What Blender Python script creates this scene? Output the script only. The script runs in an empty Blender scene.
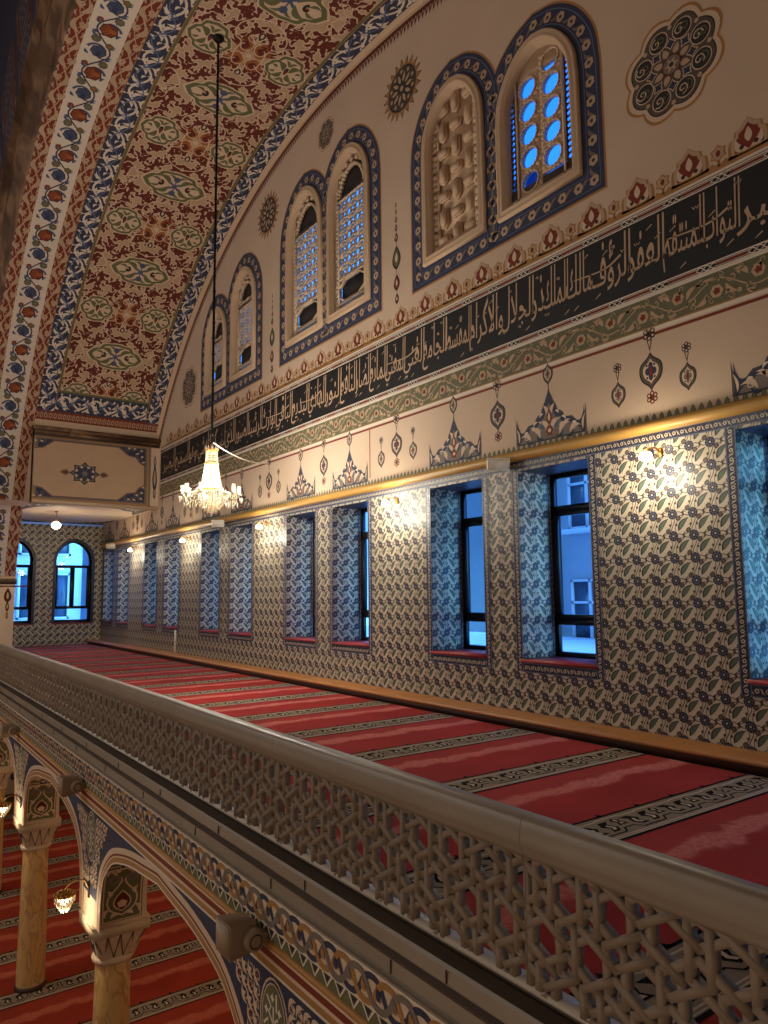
import bpy, bmesh, math, random
import numpy as np
from mathutils import Matrix, Vector
PI = math.pi
sc = bpy.context.scene
COL = sc.collection
rnd = random.Random(7)

# ------------------------------------------------------------------ constants (metres, eye of the camera at the origin)
XW = 7.04            # inner face of the long window wall
FL = -1.65           # gallery floor
LFL = -5.97          # floor of the prayer hall below
YE = 27.4            # end wall of the gallery
CY, CZ, R = 11.5, -2.22, 12.2      # axis and radius of the great arch
XA = 2.2             # outer face of the arcade under the gallery
LAY = 0.0012

def lin(c):
    c = c / 255.0
    return c / 12.92 if c <= 0.04045 else ((c + 0.055) / 1.055) ** 2.4
def rgb(r, g, b): return (lin(r), lin(g), lin(b), 1.0)

# ------------------------------------------------------------------ materials
MATS = {}
def mat(name, col, rough=0.6, var=0.12, scale=6.0, spec=0.4, metal=0.0, bump=0.0, coat=0.0):
    m = bpy.data.materials.new(name); m.use_nodes = True
    nt = m.node_tree; b = nt.nodes['Principled BSDF']
    b.inputs['Roughness'].default_value = rough
    b.inputs['Specular IOR Level'].default_value = spec
    b.inputs['Metallic'].default_value = metal
    b.inputs['Coat Weight'].default_value = coat
    b.inputs['Coat Roughness'].default_value = 0.12
    c = rgb(*col)
    tc = nt.nodes.new('ShaderNodeTexCoord'); n = nt.nodes.new('ShaderNodeTexNoise')
    n.inputs['Scale'].default_value = scale; n.inputs['Detail'].default_value = 4
    nt.links.new(tc.outputs['Object'], n.inputs['Vector'])
    mx = nt.nodes.new('ShaderNodeMix'); mx.data_type = 'RGBA'
    mx.inputs[6].default_value = tuple(x * (1 - var) for x in c[:3]) + (1,)
    mx.inputs[7].default_value = tuple(min(1, x * (1 + var)) for x in c[:3]) + (1,)
    nt.links.new(n.outputs['Fac'], mx.inputs[0]); nt.links.new(mx.outputs[2], b.inputs['Base Color'])
    if bump:
        bp = nt.nodes.new('ShaderNodeBump'); bp.inputs['Strength'].default_value = bump; bp.inputs['Distance'].default_value = 0.01
        n2 = nt.nodes.new('ShaderNodeTexNoise'); n2.inputs['Scale'].default_value = scale * 8
        nt.links.new(tc.outputs['Object'], n2.inputs['Vector'])
        nt.links.new(n2.outputs['Fac'], bp.inputs['Height']); nt.links.new(bp.outputs['Normal'], b.inputs['Normal'])
    MATS[name] = m
    return m
def emit(name, col, strength):
    m = bpy.data.materials.new(name); m.use_nodes = True
    nt = m.node_tree; nt.nodes.clear()
    e = nt.nodes.new('ShaderNodeEmission'); e.inputs[0].default_value = rgb(*col); e.inputs[1].default_value = strength
    o = nt.nodes.new('ShaderNodeOutputMaterial'); nt.links.new(e.outputs[0], o.inputs[0])
    MATS[name] = m
def glass(name, tint, gloss=0.08, rough=0.02):
    m = bpy.data.materials.new(name); m.use_nodes = True
    nt = m.node_tree; nt.nodes.clear()
    t = nt.nodes.new('ShaderNodeBsdfTransparent'); t.inputs[0].default_value = rgb(*tint)
    g = nt.nodes.new('ShaderNodeBsdfGlossy'); g.inputs['Roughness'].default_value = rough
    mx = nt.nodes.new('ShaderNodeMixShader'); mx.inputs[0].default_value = gloss
    o = nt.nodes.new('ShaderNodeOutputMaterial')
    nt.links.new(t.outputs[0], mx.inputs[1]); nt.links.new(g.outputs[0], mx.inputs[2]); nt.links.new(mx.outputs[0], o.inputs[0])
    MATS[name] = m
def crystal(name, col):
    m = bpy.data.materials.new(name); m.use_nodes = True
    nt = m.node_tree; nt.nodes.clear()
    d = nt.nodes.new('ShaderNodeBsdfTranslucent'); d.inputs[0].default_value = rgb(*col)
    d2 = nt.nodes.new('ShaderNodeBsdfDiffuse'); d2.inputs[0].default_value = rgb(*col)
    g = nt.nodes.new('ShaderNodeBsdfGlossy'); g.inputs['Roughness'].default_value = 0.08
    m1 = nt.nodes.new('ShaderNodeMixShader'); m1.inputs[0].default_value = 0.45
    m2 = nt.nodes.new('ShaderNodeMixShader'); m2.inputs[0].default_value = 0.25
    o = nt.nodes.new('ShaderNodeOutputMaterial')
    nt.links.new(d.outputs[0], m1.inputs[1]); nt.links.new(d2.outputs[0], m1.inputs[2])
    nt.links.new(m1.outputs[0], m2.inputs[1]); nt.links.new(g.outputs[0], m2.inputs[2]); nt.links.new(m2.outputs[0], o.inputs[0])
    MATS[name] = m

mat('plaster', (206, 181, 157), 0.85, 0.10, 1.3, 0.2, bump=0.05)
mat('plaster_plain', (150, 125, 102), 0.9, 0.08, 0.5, 0.1)
mat('cream', (212, 186, 158), 0.7, 0.06, 5)
mat('cream_frame', (205, 174, 142), 0.6, 0.08, 4)
mat('navy', (50, 55, 80), 0.7, 0.25, 7)
mat('blue_light', (98, 110, 140), 0.7, 0.15, 7)
mat('blue_flower', (72, 86, 118), 0.7, 0.2, 14)
mat('black', (22, 22, 24), 0.55, 0.3, 3)
mat('dark', (48, 42, 42), 0.7, 0.2, 5)
mat('gold', (182, 128, 62), 0.5, 0.15, 3)
mat('gold_line', (168, 120, 66), 0.6, 0.12, 5)
mat('rust', (122, 48, 26), 0.75, 0.15, 4)
mat('dark_red', (100, 36, 24), 0.75, 0.2, 5)
mat('orange', (160, 94, 46), 0.75, 0.2, 5)
mat('umber', (88, 78, 68), 0.75, 0.15, 6)
mat('olive', (102, 102, 68), 0.75, 0.15, 5)
mat('olive_band', (104, 102, 76), 0.75, 0.12, 3)
mat('tan', (188, 158, 128), 0.8, 0.1, 3)
mat('white_paint', (222, 208, 190), 0.7, 0.06, 5)
mat('grey_paint', (120, 108, 98), 0.75, 0.12, 6)
T = dict(rough=0.42, spec=0.38, coat=0.04)
mat('tile_cream', (198, 184, 162), var=0.05, scale=3, **T)
mat('tile_dark', (44, 40, 50), var=0.15, scale=9, **T)
mat('tile_blue', (92, 98, 128), var=0.15, scale=9, **T)
mat('tile_green', (84, 98, 82), var=0.2, scale=9, **T)
mat('tile_brown', (98, 80, 66), var=0.2, scale=9, **T)
mat('tile_navy', (36, 38, 62), var=0.15, scale=9, **T)
mat('wood_gold', (172, 114, 62), 0.4, 0.2, 3, 0.4)
mat('gilt', (190, 146, 76), 0.4, 0.15, 3, 0.5)
mat('wood_dark', (62, 34, 22), 0.5, 0.25, 3)
mat('sill_red', (150, 50, 58), 0.45, 0.15, 5)
mat('alu_dark', (24, 26, 32), 0.35, 0.1, 5, 0.5)
mat('white_plastic', (224, 216, 200), 0.45, 0.04, 5)
mat('brass', (190, 140, 70), 0.3, 0.1, 8, metal=0.9)
mat('dark_metal', (30, 28, 28), 0.4, 0.1, 8, metal=0.6)
mat('stone', (146, 131, 114), 0.42, 0.16, 2.2, 0.4, bump=0.03)
mat('stone_dark', (74, 60, 50), 0.6, 0.25, 2.5)
mat('lattice_stone', (140, 122, 104), 0.55, 0.18, 3, 0.3)
mat('white_marble', (214, 204, 192), 0.35, 0.08, 2)
mat('capital', (206, 184, 156), 0.6, 0.08, 3)
mat('carpet_band', (138, 122, 102), 0.95, 0.15, 30, 0.05)
mat('carpet_black', (26, 22, 24), 0.95, 0.2, 30, 0.05)
mat('carpet_cream', (190, 172, 148), 0.95, 0.12, 30, 0.05)
mat('lamp_housing', (158, 136, 112), 0.5, 0.1, 6)
mat('facade', (168, 176, 188), 0.9, 0.12, 0.8, 0.1)
mat('facade_light', (205, 212, 220), 0.9, 0.06, 0.8, 0.1)
mat('facade_dark', (84, 92, 112), 0.9, 0.12, 0.8, 0.1)
mat('facade_glass', (60, 80, 104), 0.15, 0.1, 0.8, 0.6)
mat('snow', (232, 238, 242), 0.9, 0.04, 1.0, 0.1)
emit('bulb', (255, 236, 200), 22)
emit('shade_lit', (255, 240, 208), 9)
glass('pane', (236, 244, 250), 0.025)
glass('stained', (58, 104, 168), 0.05)
glass('stained_pale', (96, 118, 150), 0.06)
crystal('crystal', (206, 190, 160))

def marble_column():
    m = mat('marble', (205, 168, 112), 0.3, 0.1, 1.0, 0.5)
    nt = m.node_tree; b = nt.nodes['Principled BSDF']
    tc = nt.nodes.new('ShaderNodeTexCoord'); mp = nt.nodes.new('ShaderNodeMapping'); mp.inputs['Scale'].default_value = (3, 3, .9)
    w = nt.nodes.new('ShaderNodeTexNoise'); w.inputs['Scale'].default_value = 1.6; w.inputs['Detail'].default_value = 6; w.inputs['Distortion'].default_value = 1.6
    r = nt.nodes.new('ShaderNodeValToRGB'); e = r.color_ramp.elements
    e[0].position = .36; e[0].color = rgb(214, 180, 118); e[1].position = .66; e[1].color = rgb(196, 156, 104)
    v = r.color_ramp.elements.new(.51); v.color = rgb(184, 140, 92)
    v = r.color_ramp.elements.new(.46); v.color = rgb(210, 172, 112)
    v = r.color_ramp.elements.new(.57); v.color = rgb(222, 192, 136)
    nt.links.new(tc.outputs['Object'], mp.inputs[0]); nt.links.new(mp.outputs[0], w.inputs['Vector'])
    nt.links.new(w.outputs['Fac'], r.inputs[0]); nt.links.new(r.outputs[0], b.inputs['Base Color'])
marble_column()
def brown_marble():
    m = mat('brown_marble', (92, 66, 46), 0.5, 0.1, 1.0, 0.3)
    nt = m.node_tree; b = nt.nodes['Principled BSDF']
    tc = nt.nodes.new('ShaderNodeTexCoord')
    w = nt.nodes.new('ShaderNodeTexNoise'); w.inputs['Scale'].default_value = 1.2; w.inputs['Detail'].default_value = 8; w.inputs['Distortion'].default_value = 1.2
    r = nt.nodes.new('ShaderNodeValToRGB'); e = r.color_ramp.elements
    e[0].position = .35; e[0].color = rgb(70, 48, 34); e[1].position = .68; e[1].color = rgb(150, 116, 86)
    v = r.color_ramp.elements.new(.5); v.color = rgb(104, 76, 54)
    nt.links.new(tc.outputs['Object'], w.inputs['Vector'])
    nt.links.new(w.outputs['Fac'], r.inputs[0]); nt.links.new(r.outputs[0], b.inputs['Base Color'])
brown_marble()
def carpet_mat(name, base, pale, y0, period):
    """red pile with a worn pale strip half way between two woven bands"""
    m = mat(name, base, 0.95, 0.1, 2.0, 0.05, bump=0.25)
    nt = m.node_tree; b = nt.nodes['Principled BSDF']
    b.inputs['Sheen Weight'].default_value = 0.03
    tc = nt.nodes.new('ShaderNodeTexCoord'); sp = nt.nodes.new('ShaderNodeSeparateXYZ')
    nt.links.new(tc.outputs['Object'], sp.inputs[0])
    nz = nt.nodes.new('ShaderNodeTexNoise'); nz.inputs['Scale'].default_value = 3.2; nz.inputs['Detail'].default_value = 5
    nt.links.new(tc.outputs['Object'], nz.inputs['Vector'])
    def math_(op, a, bb):
        n = nt.nodes.new('ShaderNodeMath'); n.operation = op
        for i, x in enumerate((a, bb)):
            if isinstance(x, (int, float)): n.inputs[i].default_value = x
            else: nt.links.new(x, n.inputs[i])
        return n.outputs[0]
    wob = math_('MULTIPLY', math_('SUBTRACT', nz.outputs['Fac'], 0.5), 0.22)
    t = math_('ADD', math_('DIVIDE', math_('SUBTRACT', sp.outputs['Y'], y0), period), 0.5)
    t = math_('FRACT', math_('ADD', t, wob), 0)
    d = math_('ABSOLUTE', math_('SUBTRACT', t, 0.0), 0)
    r = nt.nodes.new('ShaderNodeValToRGB'); e = r.color_ramp.elements
    e[0].position = 0.0; e[0].color = (0.0,) * 3 + (1,); e[1].position = 1.0; e[1].color = (0,) * 3 + (1,)
    for p, v in ((.03, .15), (.06, .8), (.15, .9), (.19, .1)):
        q = e.new(p); q.color = (v, v, v, 1)
    nt.links.new(d, r.inputs[0])
    n3 = nt.nodes.new('ShaderNodeTexNoise'); n3.inputs['Scale'].default_value = 26; n3.inputs['Detail'].default_value = 3
    nt.links.new(tc.outputs['Object'], n3.inputs['Vector'])
    n3s = math_('MULTIPLY', n3.outputs['Fac'], 1.0)
    fac = math_('MULTIPLY', r.outputs[0], n3s)
    n4 = nt.nodes.new('ShaderNodeTexNoise'); n4.inputs['Scale'].default_value = 1.1; n4.inputs['Detail'].default_value = 6
    nt.links.new(tc.outputs['Object'], n4.inputs['Vector'])
    mx0 = nt.nodes.new('ShaderNodeMix'); mx0.data_type = 'RGBA'
    c = rgb(*base)
    mx0.inputs[6].default_value = tuple(x * .62 for x in c[:3]) + (1,); mx0.inputs[7].default_value = tuple(x * 1.35 for x in c[:3]) + (1,)
    nt.links.new(n4.outputs['Fac'], mx0.inputs[0])
    mx = nt.nodes.new('ShaderNodeMix'); mx.data_type = 'RGBA'
    mx.inputs[7].default_value = rgb(*pale)
    nt.links.new(fac, mx.inputs[0]); nt.links.new(mx0.outputs[2], mx.inputs[6]); nt.links.new(mx.outputs[2], b.inputs['Base Color'])
    return m
CB0, CBP = 3.42, 1.455
carpet_mat('carpet_red', (150, 42, 38), (222, 140, 126), CB0, CBP)
carpet_mat('carpet_hall', (142, 48, 30), (206, 120, 92), 11.2, CBP)

# ------------------------------------------------------------------ flat ornament toolkit
class Pat:
    def __init__(s): s.P = []
    def poly(s, pts, m, l=1):
        s.P.append((np.asarray(pts, float).reshape(-1, 2), m, l)); return s
    def rect(s, x0, y0, x1, y1, m, l=1): return s.poly([(x0, y0), (x1, y0), (x1, y1), (x0, y1)], m, l)
    def ell(s, x, y, rx, m, l=1, ry=None, n=12, rot=0):
        ry = rx if ry is None else ry
        t = np.arange(n) * 2 * PI / n; c, q = math.cos(rot), math.sin(rot)
        X, Y = rx * np.cos(t), ry * np.sin(t)
        return s.poly(np.c_[x + c * X - q * Y, y + q * X + c * Y], m, l)
    def lobed(s, x, y, r, n, a, m, l=1, k=6, rot=0, sy=1):
        N = n * k; t = np.arange(N) * 2 * PI / N
        rr = r * (1 - a + a * np.abs(np.cos(n * t / 2)))
        return s.poly(np.c_[x + rr * np.cos(t + rot), y + sy * rr * np.sin(t + rot)], m, l)
    def star(s, x, y, r0, r1, n, m, l=1, rot=0, sy=1):
        t = np.arange(2 * n) * PI / n + rot; rr = np.where(np.arange(2 * n) % 2 == 0, r0, r1)
        return s.poly(np.c_[x + rr * np.cos(t), y + sy * rr * np.sin(t)], m, l)
    def stroke(s, pts, w, m, l=1, closed=False, w1=None):
        p = np.asarray(pts, float)
        if closed: p = np.vstack([p, p[:1]])
        n = len(p); d = np.zeros_like(p)
        d[1:-1] = p[2:] - p[:-2]; d[0] = p[1] - p[0]; d[-1] = p[-1] - p[-2]
        if closed: d[0] = d[-1] = p[1] - p[-2]
        d /= np.maximum(np.linalg.norm(d, axis=1, keepdims=True), 1e-9)
        N = np.c_[-d[:, 1], d[:, 0]]
        ww = np.full(n, w / 2) if w1 is None else np.linspace(w, w1, n) / 2
        a, b = p + N * ww[:, None], p - N * ww[:, None]
        for i in range(n - 1): s.P.append((np.array([a[i], b[i], b[i + 1], a[i + 1]]), m, l))
        return s
    def leaf(s, x0, y0, x1, y1, w, m, l=1, bend=0.0, n=7):
        a, b = np.array([x0, y0]), np.array([x1, y1]); t = np.linspace(0, 1, n)[:, None]
        d = b - a; N = np.array([-d[1], d[0]])
        c = a + d * t + N * (bend * 4 * t * (1 - t))
        NN = N / max(np.linalg.norm(N), 1e-9); h = w / 2 * np.sin(PI * t ** .8)
        L, Rr = c + NN * h, c - NN * h
        return s.poly(np.vstack([L, Rr[-2:0:-1]]), m, l)
    def put(s, o, dx=0, dy=0, sc_=1, sy=None, rot=0, mx=False, dl=0):
        sy = sc_ if sy is None else sy; c, q = math.cos(rot), math.sin(rot)
        for p, m, l in o.P:
            X = p[:, 0] * sc_ * (-1 if mx else 1); Y = p[:, 1] * sy
            s.P.append((np.c_[dx + c * X - q * Y, dy + q * X + c * Y], m, l + dl))
        return s
    def split(s, h):
        """cut tall polygons into bands so that they follow a curved surface"""
        out = Pat()
        for p, m, l in s.P:
            y0, y1 = p[:, 1].min(), p[:, 1].max(); x0, x1 = p[:, 0].min() - .1, p[:, 0].max() + .1
            if y1 - y0 <= h * 1.3: out.P.append((p, m, l)); continue
            n = int(math.ceil((y1 - y0) / h))
            for i in range(n):
                q = clip_poly(p, RECT(x0, y0 + (y1 - y0) * i / n, x1, y0 + (y1 - y0) * (i + 1) / n))
                if q is not None: out.P.append((q, m, l))
        return out
    def clip(s, conv):
        out = Pat()
        for p, m, l in s.P:
            q = clip_poly(p, conv)
            if q is not None: out.P.append((q, m, l))
        return out
def clip_poly(p, conv):
    """Sutherland-Hodgman against a counter-clockwise convex polygon"""
    conv = np.asarray(conv, float); n = len(conv); out = p
    A = conv; E_ = np.roll(conv, -1, 0) - conv
    sd = (E_[:, 0][:, None] * (p[:, 1][None] - A[:, 1][:, None]) - E_[:, 1][:, None] * (p[:, 0][None] - A[:, 0][:, None]))
    if (sd >= -1e-9).all(): return p
    if (sd < 0).all(axis=1).any(): return None
    out = [tuple(v) for v in p]
    for i in range(n):
        a, e = A[i], E_[i]; inp = out; out = []
        if not inp: return None
        f = [e[0] * (v[1] - a[1]) - e[1] * (v[0] - a[0]) for v in inp]
        for j in range(len(inp)):
            k = (j + 1) % len(inp)
            if f[j] >= 0: out.append(inp[j])
            if (f[j] >= 0) != (f[k] >= 0):
                t = f[j] / (f[j] - f[k]); out.append((inp[j][0] + t * (inp[k][0] - inp[j][0]), inp[j][1] + t * (inp[k][1] - inp[j][1])))
    return np.array(out) if len(out) >= 3 else None
def RECT(x0, y0, x1, y1): return [(x0, y0), (x1, y0), (x1, y1), (x0, y1)]
def sine(x0, x1, amp, per, ph=0, n=40, y=0):
    x = np.linspace(x0, x1, n); return np.c_[x, y + amp * np.sin(2 * PI * x / per + ph)]
def spiral(x, y, r, turns, a0=0, n=14, sgn=1):
    t = np.linspace(0, 1, n); rr = r * (1 - .85 * t); a = a0 + sgn * t * turns * 2 * PI
    return np.c_[x + rr * np.cos(a), y + rr * np.sin(a)]
def smooth(pts, k=5):
    p = np.asarray(pts, float); P = np.vstack([2 * p[0] - p[1], p, 2 * p[-1] - p[-2]]); out = []
    for i in range(1, len(P) - 2):
        for j in range(k):
            t = j / k
            out.append(.5 * ((2 * P[i]) + (-P[i - 1] + P[i + 1]) * t + (2 * P[i - 1] - 5 * P[i] + 4 * P[i + 1] - P[i + 2]) * t * t + (-P[i - 1] + 3 * P[i] - 3 * P[i + 1] + P[i + 2]) * t ** 3))
    out.append(p[-1]); return np.array(out)

# ------------------------------------------------------------------ mesh output
def mesh_raw(name, V, faces_flat, lt, mi, mats):
    me = bpy.data.meshes.new(name); nv, nl, nf = len(V), len(faces_flat), len(lt)
    me.vertices.add(nv); me.vertices.foreach_set('co', np.asarray(V, np.float32).ravel())
    me.loops.add(nl); me.loops.foreach_set('vertex_index', np.asarray(faces_flat, np.int32))
    me.polygons.add(nf); st = np.concatenate([[0], np.cumsum(lt)[:-1]]) if nf else np.zeros(0)
    me.polygons.foreach_set('loop_start', st.astype(np.int32))
    for m in mats: me.materials.append(MATS[m])
    me.polygons.foreach_set('material_index', np.asarray(mi, np.int32))
    me.update(calc_edges=True); return me
def link(name, me, parent=None, mw=None):
    o = bpy.data.objects.new(name, me); COL.objects.link(o)
    if parent is not None: o.parent = parent
    if mw is not None: o.matrix_local = mw
    return o
class Surf:
    """collects flat patterns laid on a surface given by f(u, v, height)"""
    def __init__(s, f): s.f = f; s.V = []; s.L = []; s.T = []; s.M = []; s.n = 0; s.names = []
    def mid(s, m):
        if m not in s.names: s.names.append(m)
        return s.names.index(m)
    def add(s, pat, offs=((0, 0),), lay0=0):
        if not pat.P: return s
        uv = np.vstack([p for p, m, l in pat.P]); ln = np.array([len(p) for p, m, l in pat.P])
        lay = np.repeat(np.array([l for p, m, l in pat.P], float) + lay0, ln) * LAY
        mi = np.array([s.mid(m) for p, m, l in pat.P]); idx = np.arange(len(uv))
        for dx, dy in offs:
            s.V.append(s.f(uv[:, 0] + dx, uv[:, 1] + dy, lay)); s.L.append(idx + s.n); s.T.append(ln); s.M.append(mi); s.n += len(uv)
        return s
    def quads(s, V, F, m):
        V = np.asarray(V, float); s.V.append(V); i = s.mid(m)
        s.L.append(np.concatenate([np.asarray(f) for f in F]) + s.n); s.T.append(np.array([len(f) for f in F])); s.M.append(np.full(len(F), i)); s.n += len(V)
        return s
    def box(s, x0, y0, z0, x1, y1, z1, m):
        V = [(x, y, z) for x in (x0, x1) for y in (y0, y1) for z in (z0, z1)]
        return s.quads(V, [(0, 1, 3, 2), (4, 6, 7, 5), (0, 4, 5, 1), (2, 3, 7, 6), (0, 2, 6, 4), (1, 5, 7, 3)], m)
    def grid(s, P, m, closed=False):
        P = np.asarray(P, float); a, b = P.shape[:2]
        F = [(i * b + j, (i + 1) * b + j, (i + 1) * b + (j + 1) % b, i * b + (j + 1) % b) for i in range(a - 1) for j in range(b if closed else b - 1)]
        return s.quads(P.reshape(-1, 3), F, m)
    def lathe(s, prof, m, c=(0, 0, 0), n=16, sx=1, sy=1):
        t = np.arange(n) * 2 * PI / n
        P = [[(c[0] + r * sx * math.cos(a), c[1] + r * sy * math.sin(a), c[2] + z) for a in t] for r, z in prof]
        return s.grid(P, m, True)
    def tube(s, pts, r, m, n=6):
        p = np.asarray(pts, float); d = np.gradient(p, axis=0); d /= np.linalg.norm(d, axis=1, keepdims=True)
        P = []
        for i in range(len(p)):
            up = np.array([0, 0, 1.]) if abs(d[i][2]) < .9 else np.array([1., 0, 0])
            a = np.cross(d[i], up); a /= np.linalg.norm(a); b = np.cross(d[i], a)
            rr = r if np.isscalar(r) else r[i]
            P.append([p[i] + rr * (a * math.cos(t) + b * math.sin(t)) for t in np.arange(n) * 2 * PI / n])
        s.grid(P, m, True)
        k = len(p)
        return s.quads(np.array(P[0] + P[-1]), [tuple(range(n))[::-1], tuple(range(n, 2 * n))], m)
    def ball(s, c, r, m, n=6, k=4, sz=1):
        return s.lathe([(max(1e-4, r * math.sin(PI * i / k)), -r * sz * math.cos(PI * i / k)) for i in range(k + 1)], m, c, n)
    def prism(s, poly, o0, o1, m):
        """extrude a polygon of the surface from height o0 to o1"""
        p = np.asarray(poly, float); n = len(p)
        a = s.f(p[:, 0], p[:, 1], np.full(n, o0)); b = s.f(p[:, 0], p[:, 1], np.full(n, o1))
        F = [tuple(range(n, 2 * n)), tuple(range(n))[::-1]] + [(i, (i + 1) % n, n + (i + 1) % n, n + i) for i in range(n)]
        return s.quads(np.vstack([a, b]), F, m)
    def build(s, name, parent=None, mw=None, smooth_=False):
        me = mesh_raw(name, np.vstack(s.V), np.concatenate(s.L), np.concatenate(s.T), np.concatenate(s.M), s.names)
        if smooth_: me.polygons.foreach_set('use_smooth', np.ones(len(me.polygons), bool))
        return link(name, me, parent, mw)
ident = lambda x, y, z: np.c_[x, y, z]
f_wall = lambda u, v, o: np.c_[XW - o, u, v]
f_end = lambda u, v, o: np.c_[u, YE - o, v]
KN = 1.25            # the near half of the arch is drawn out a little
def acos_(t): c = np.cos(t); return np.where(c < 0, c * KN, c)
f_arc = lambda u, v, o: np.c_[u, CY + (R - o) * acos_(v / R), CZ + (R - o) * np.sin(v / R)]   # v = arc length from the +Y side
f_face = lambda u, v, o: np.c_[XA - o, u, v]
f_floor = lambda u, v, o: np.c_[u, v, FL + o]
f_lfloor = lambda u, v, o: np.c_[u, v, LFL + o]
def wallM(y, z, off=0): return Matrix(((0, 0, -1, XW - off), (-1, 0, 0, y), (0, 1, 0, z), (0, 0, 0, 1)))
def endM(x, z, y=YE, off=0): return Matrix(((1, 0, 0, x), (0, 0, -1, y - off), (0, 1, 0, z), (0, 0, 0, 1)))
def faceM(y, z, x=XA): return Matrix(((0, 0, -1, x), (-1, 0, 0, y), (0, 1, 0, z), (0, 0, 0, 1)))

def thing(name, label, cat, loc=(0, 0, 0), group=None, rotz=0):
    o = bpy.data.objects.new(name, None); COL.objects.link(o); o.location = loc; o.rotation_euler = (0, 0, rotz)
    o.empty_display_size = .1
    return tag(o, label, cat, group)
def tag(o, label, cat, group=None):
    o['label'] = label; o['category'] = cat
    if group: o['group'] = group
    return o
def struct(o, label=None, cat='wall'):
    o['kind'] = 'structure'
    if label: o['label'] = label
    o['category'] = cat
    return o
def dup(root, loc, label, rotz=None):
    r = root.copy(); COL.objects.link(r); r.location = loc; r['label'] = label
    if rotz is not None: r.rotation_euler = (0, 0, rotz)
    for ch in list(root.children):
        c = ch.copy(); COL.objects.link(c); c.parent = r
        for g in list(ch.children):
            d = g.copy(); COL.objects.link(d); d.parent = c
    return r
def point(name, loc, power, col=(255, 232, 192), r=.05):
    l = bpy.data.lights.new(name, 'POINT'); l.energy = power; l.color = rgb(*col)[:3]; l.shadow_soft_size = r
    o = bpy.data.objects.new(name, l); COL.objects.link(o); o.location = loc; return o

# ================================================================== THE LONG WINDOW WALL
S = 0.236; TY, TZ = 4.515, -0.603           # tile size and grid origin
tile = Pat()
def make_tile():
    t = tile
    for (a, b, c, d, bd) in ((0, 0, 1, 0, .10), (0, 0, 0, 1, -.10)):
        p = np.array([(a + (c - a) * k / 6, b + (d - b) * k / 6) for k in range(7)])
        w = bd * np.sin(np.linspace(0, 2 * PI, 7))
        p = p + (np.c_[0 * w, w] if c else np.c_[w, 0 * w]); t.stroke(p, .036, 'tile_dark', 1)
    t.lobed(0, 0, .25, 8, .2, 'tile_dark', 4, k=3)
    for i in range(8):
        a = i * PI / 4 + .39; t.ell(.14 * math.cos(a), .14 * math.sin(a), .036, 'tile_blue', 5, n=5)
    t.ell(0, 0, .045, 'tile_cream', 5, n=6)
    # serrated central leaf with dark outline
    t.leaf(.24, .22, .78, .82, .27, 'tile_dark', 1, .10); t.leaf(.31, .29, .73, .78, .19, 'tile_green', 2, .10)
    # curling stems around it
    t.stroke(smooth([(.12, .12), (.10, .42), (.24, .70), (.50, .88)], 3), .030, 'tile_dark', 1)
    t.stroke(smooth([(.88, .88), (.92, .58), (.78, .30), (.52, .12)], 3), .030, 'tile_dark', 1)
    t.stroke(smooth([(.50, .88), (.36, .92), (.30, .82)], 2), .030, 'tile_dark', 1)
    t.stroke(smooth([(.52, .12), (.64, .08), (.72, .18)], 2), .030, 'tile_dark', 1)
    for x, y, q in ((.27, .80, 2.2), (.75, .23, -.9)):
        t.lobed(x, y, .14, 5, .3, 'tile_dark', 2, k=3, rot=q); t.lobed(x, y, .105, 5, .3, 'tile_brown', 3, k=2, rot=q)
    for x, y in ((.16, .50), (.50, .05), (.86, .50), (.52, .96)):
        t.ell(x, y, .07, 'tile_brown', 2, n=6); t.ell(x, y, .042, 'tile_dark', 3, n=5)
make_tile()
tileS = Pat().put(tile, S, 0, S, mx=True)
def tile_fill(surf, x0, y0, x1, y1, ox=TY, oy=TZ, base=True):
    if base: surf.add(Pat().rect(x0, y0, x1, y1, 'tile_cream', 0))
    i0, i1 = math.floor((x0 - ox) / S) - 1, math.ceil((x1 - ox) / S) + 1
    j0, j1 = math.floor((y0 - oy) / S) - 1, math.ceil((y1 - oy) / S) + 1
    inner, conv = [], RECT(x0, y0, x1, y1)
    for i in range(i0, i1):
        for j in range(j0, j1):
            ax, ay = ox + i * S, oy + j * S
            if ax - .05 >= x0 and ax + S + .05 <= x1 and ay - .05 >= y0 and ay + S + .05 <= y1: inner.append((ax, ay))
            elif ax + S + .05 > x0 and ax - .05 < x1 and ay + S + .05 > y0 and ay - .05 < y1:
                surf.add(Pat().put(tileS, ax, ay).clip(conv))
    if inner: surf.add(tileS, inner)
def border_strip(surf, x0, y0, x1, y1, l=5):
    """dark tile border with small pale flowers and leaves running along its long side"""
    surf.add(Pat().rect(x0, y0, x1, y1, 'tile_navy', l))
    hor = abs(x1 - x0) > abs(y1 - y0); w = abs(y1 - y0) if hor else abs(x1 - x0); Ln = abs(x1 - x0) if hor else abs(y1 - y0)
    n = max(1, round(Ln / (w * .95))); st = Ln / n; u = Pat()
    k = st * .5
    u.lobed(0, 0, w * .25, 5, .25, 'tile_cream', l + 1, k=2); u.ell(0, 0, w * .11, 'tile_dark', l + 2, n=5)
    u.leaf(-k * .9, -w * .30, -k * .35, w * .30, w * .10, 'tile_cream', l + 1, .2, n=5)
    u.leaf(k * .45, -w * .32, k * .95, w * .24, w * .10, 'tile_cream', l + 1, -.2, n=5)
    if not hor: u = Pat().put(u, rot=PI / 2)
    e = Pat()
    if hor:
        for y in (y0, y1): e.rect(x0, y - .006, x1, y + .006, 'tile_blue', l + 2)
    else:
        for x in (x0, x1): e.rect(x - .006, y0, x + .006, y1, 'tile_blue', l + 2)
    surf.add(e)
    surf.add(u, [((x0 + (i + .5) * st, (y0 + y1) / 2) if hor else ((x0 + x1) / 2, y0 + (i + .5) * st)) for i in range(n)])

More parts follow.
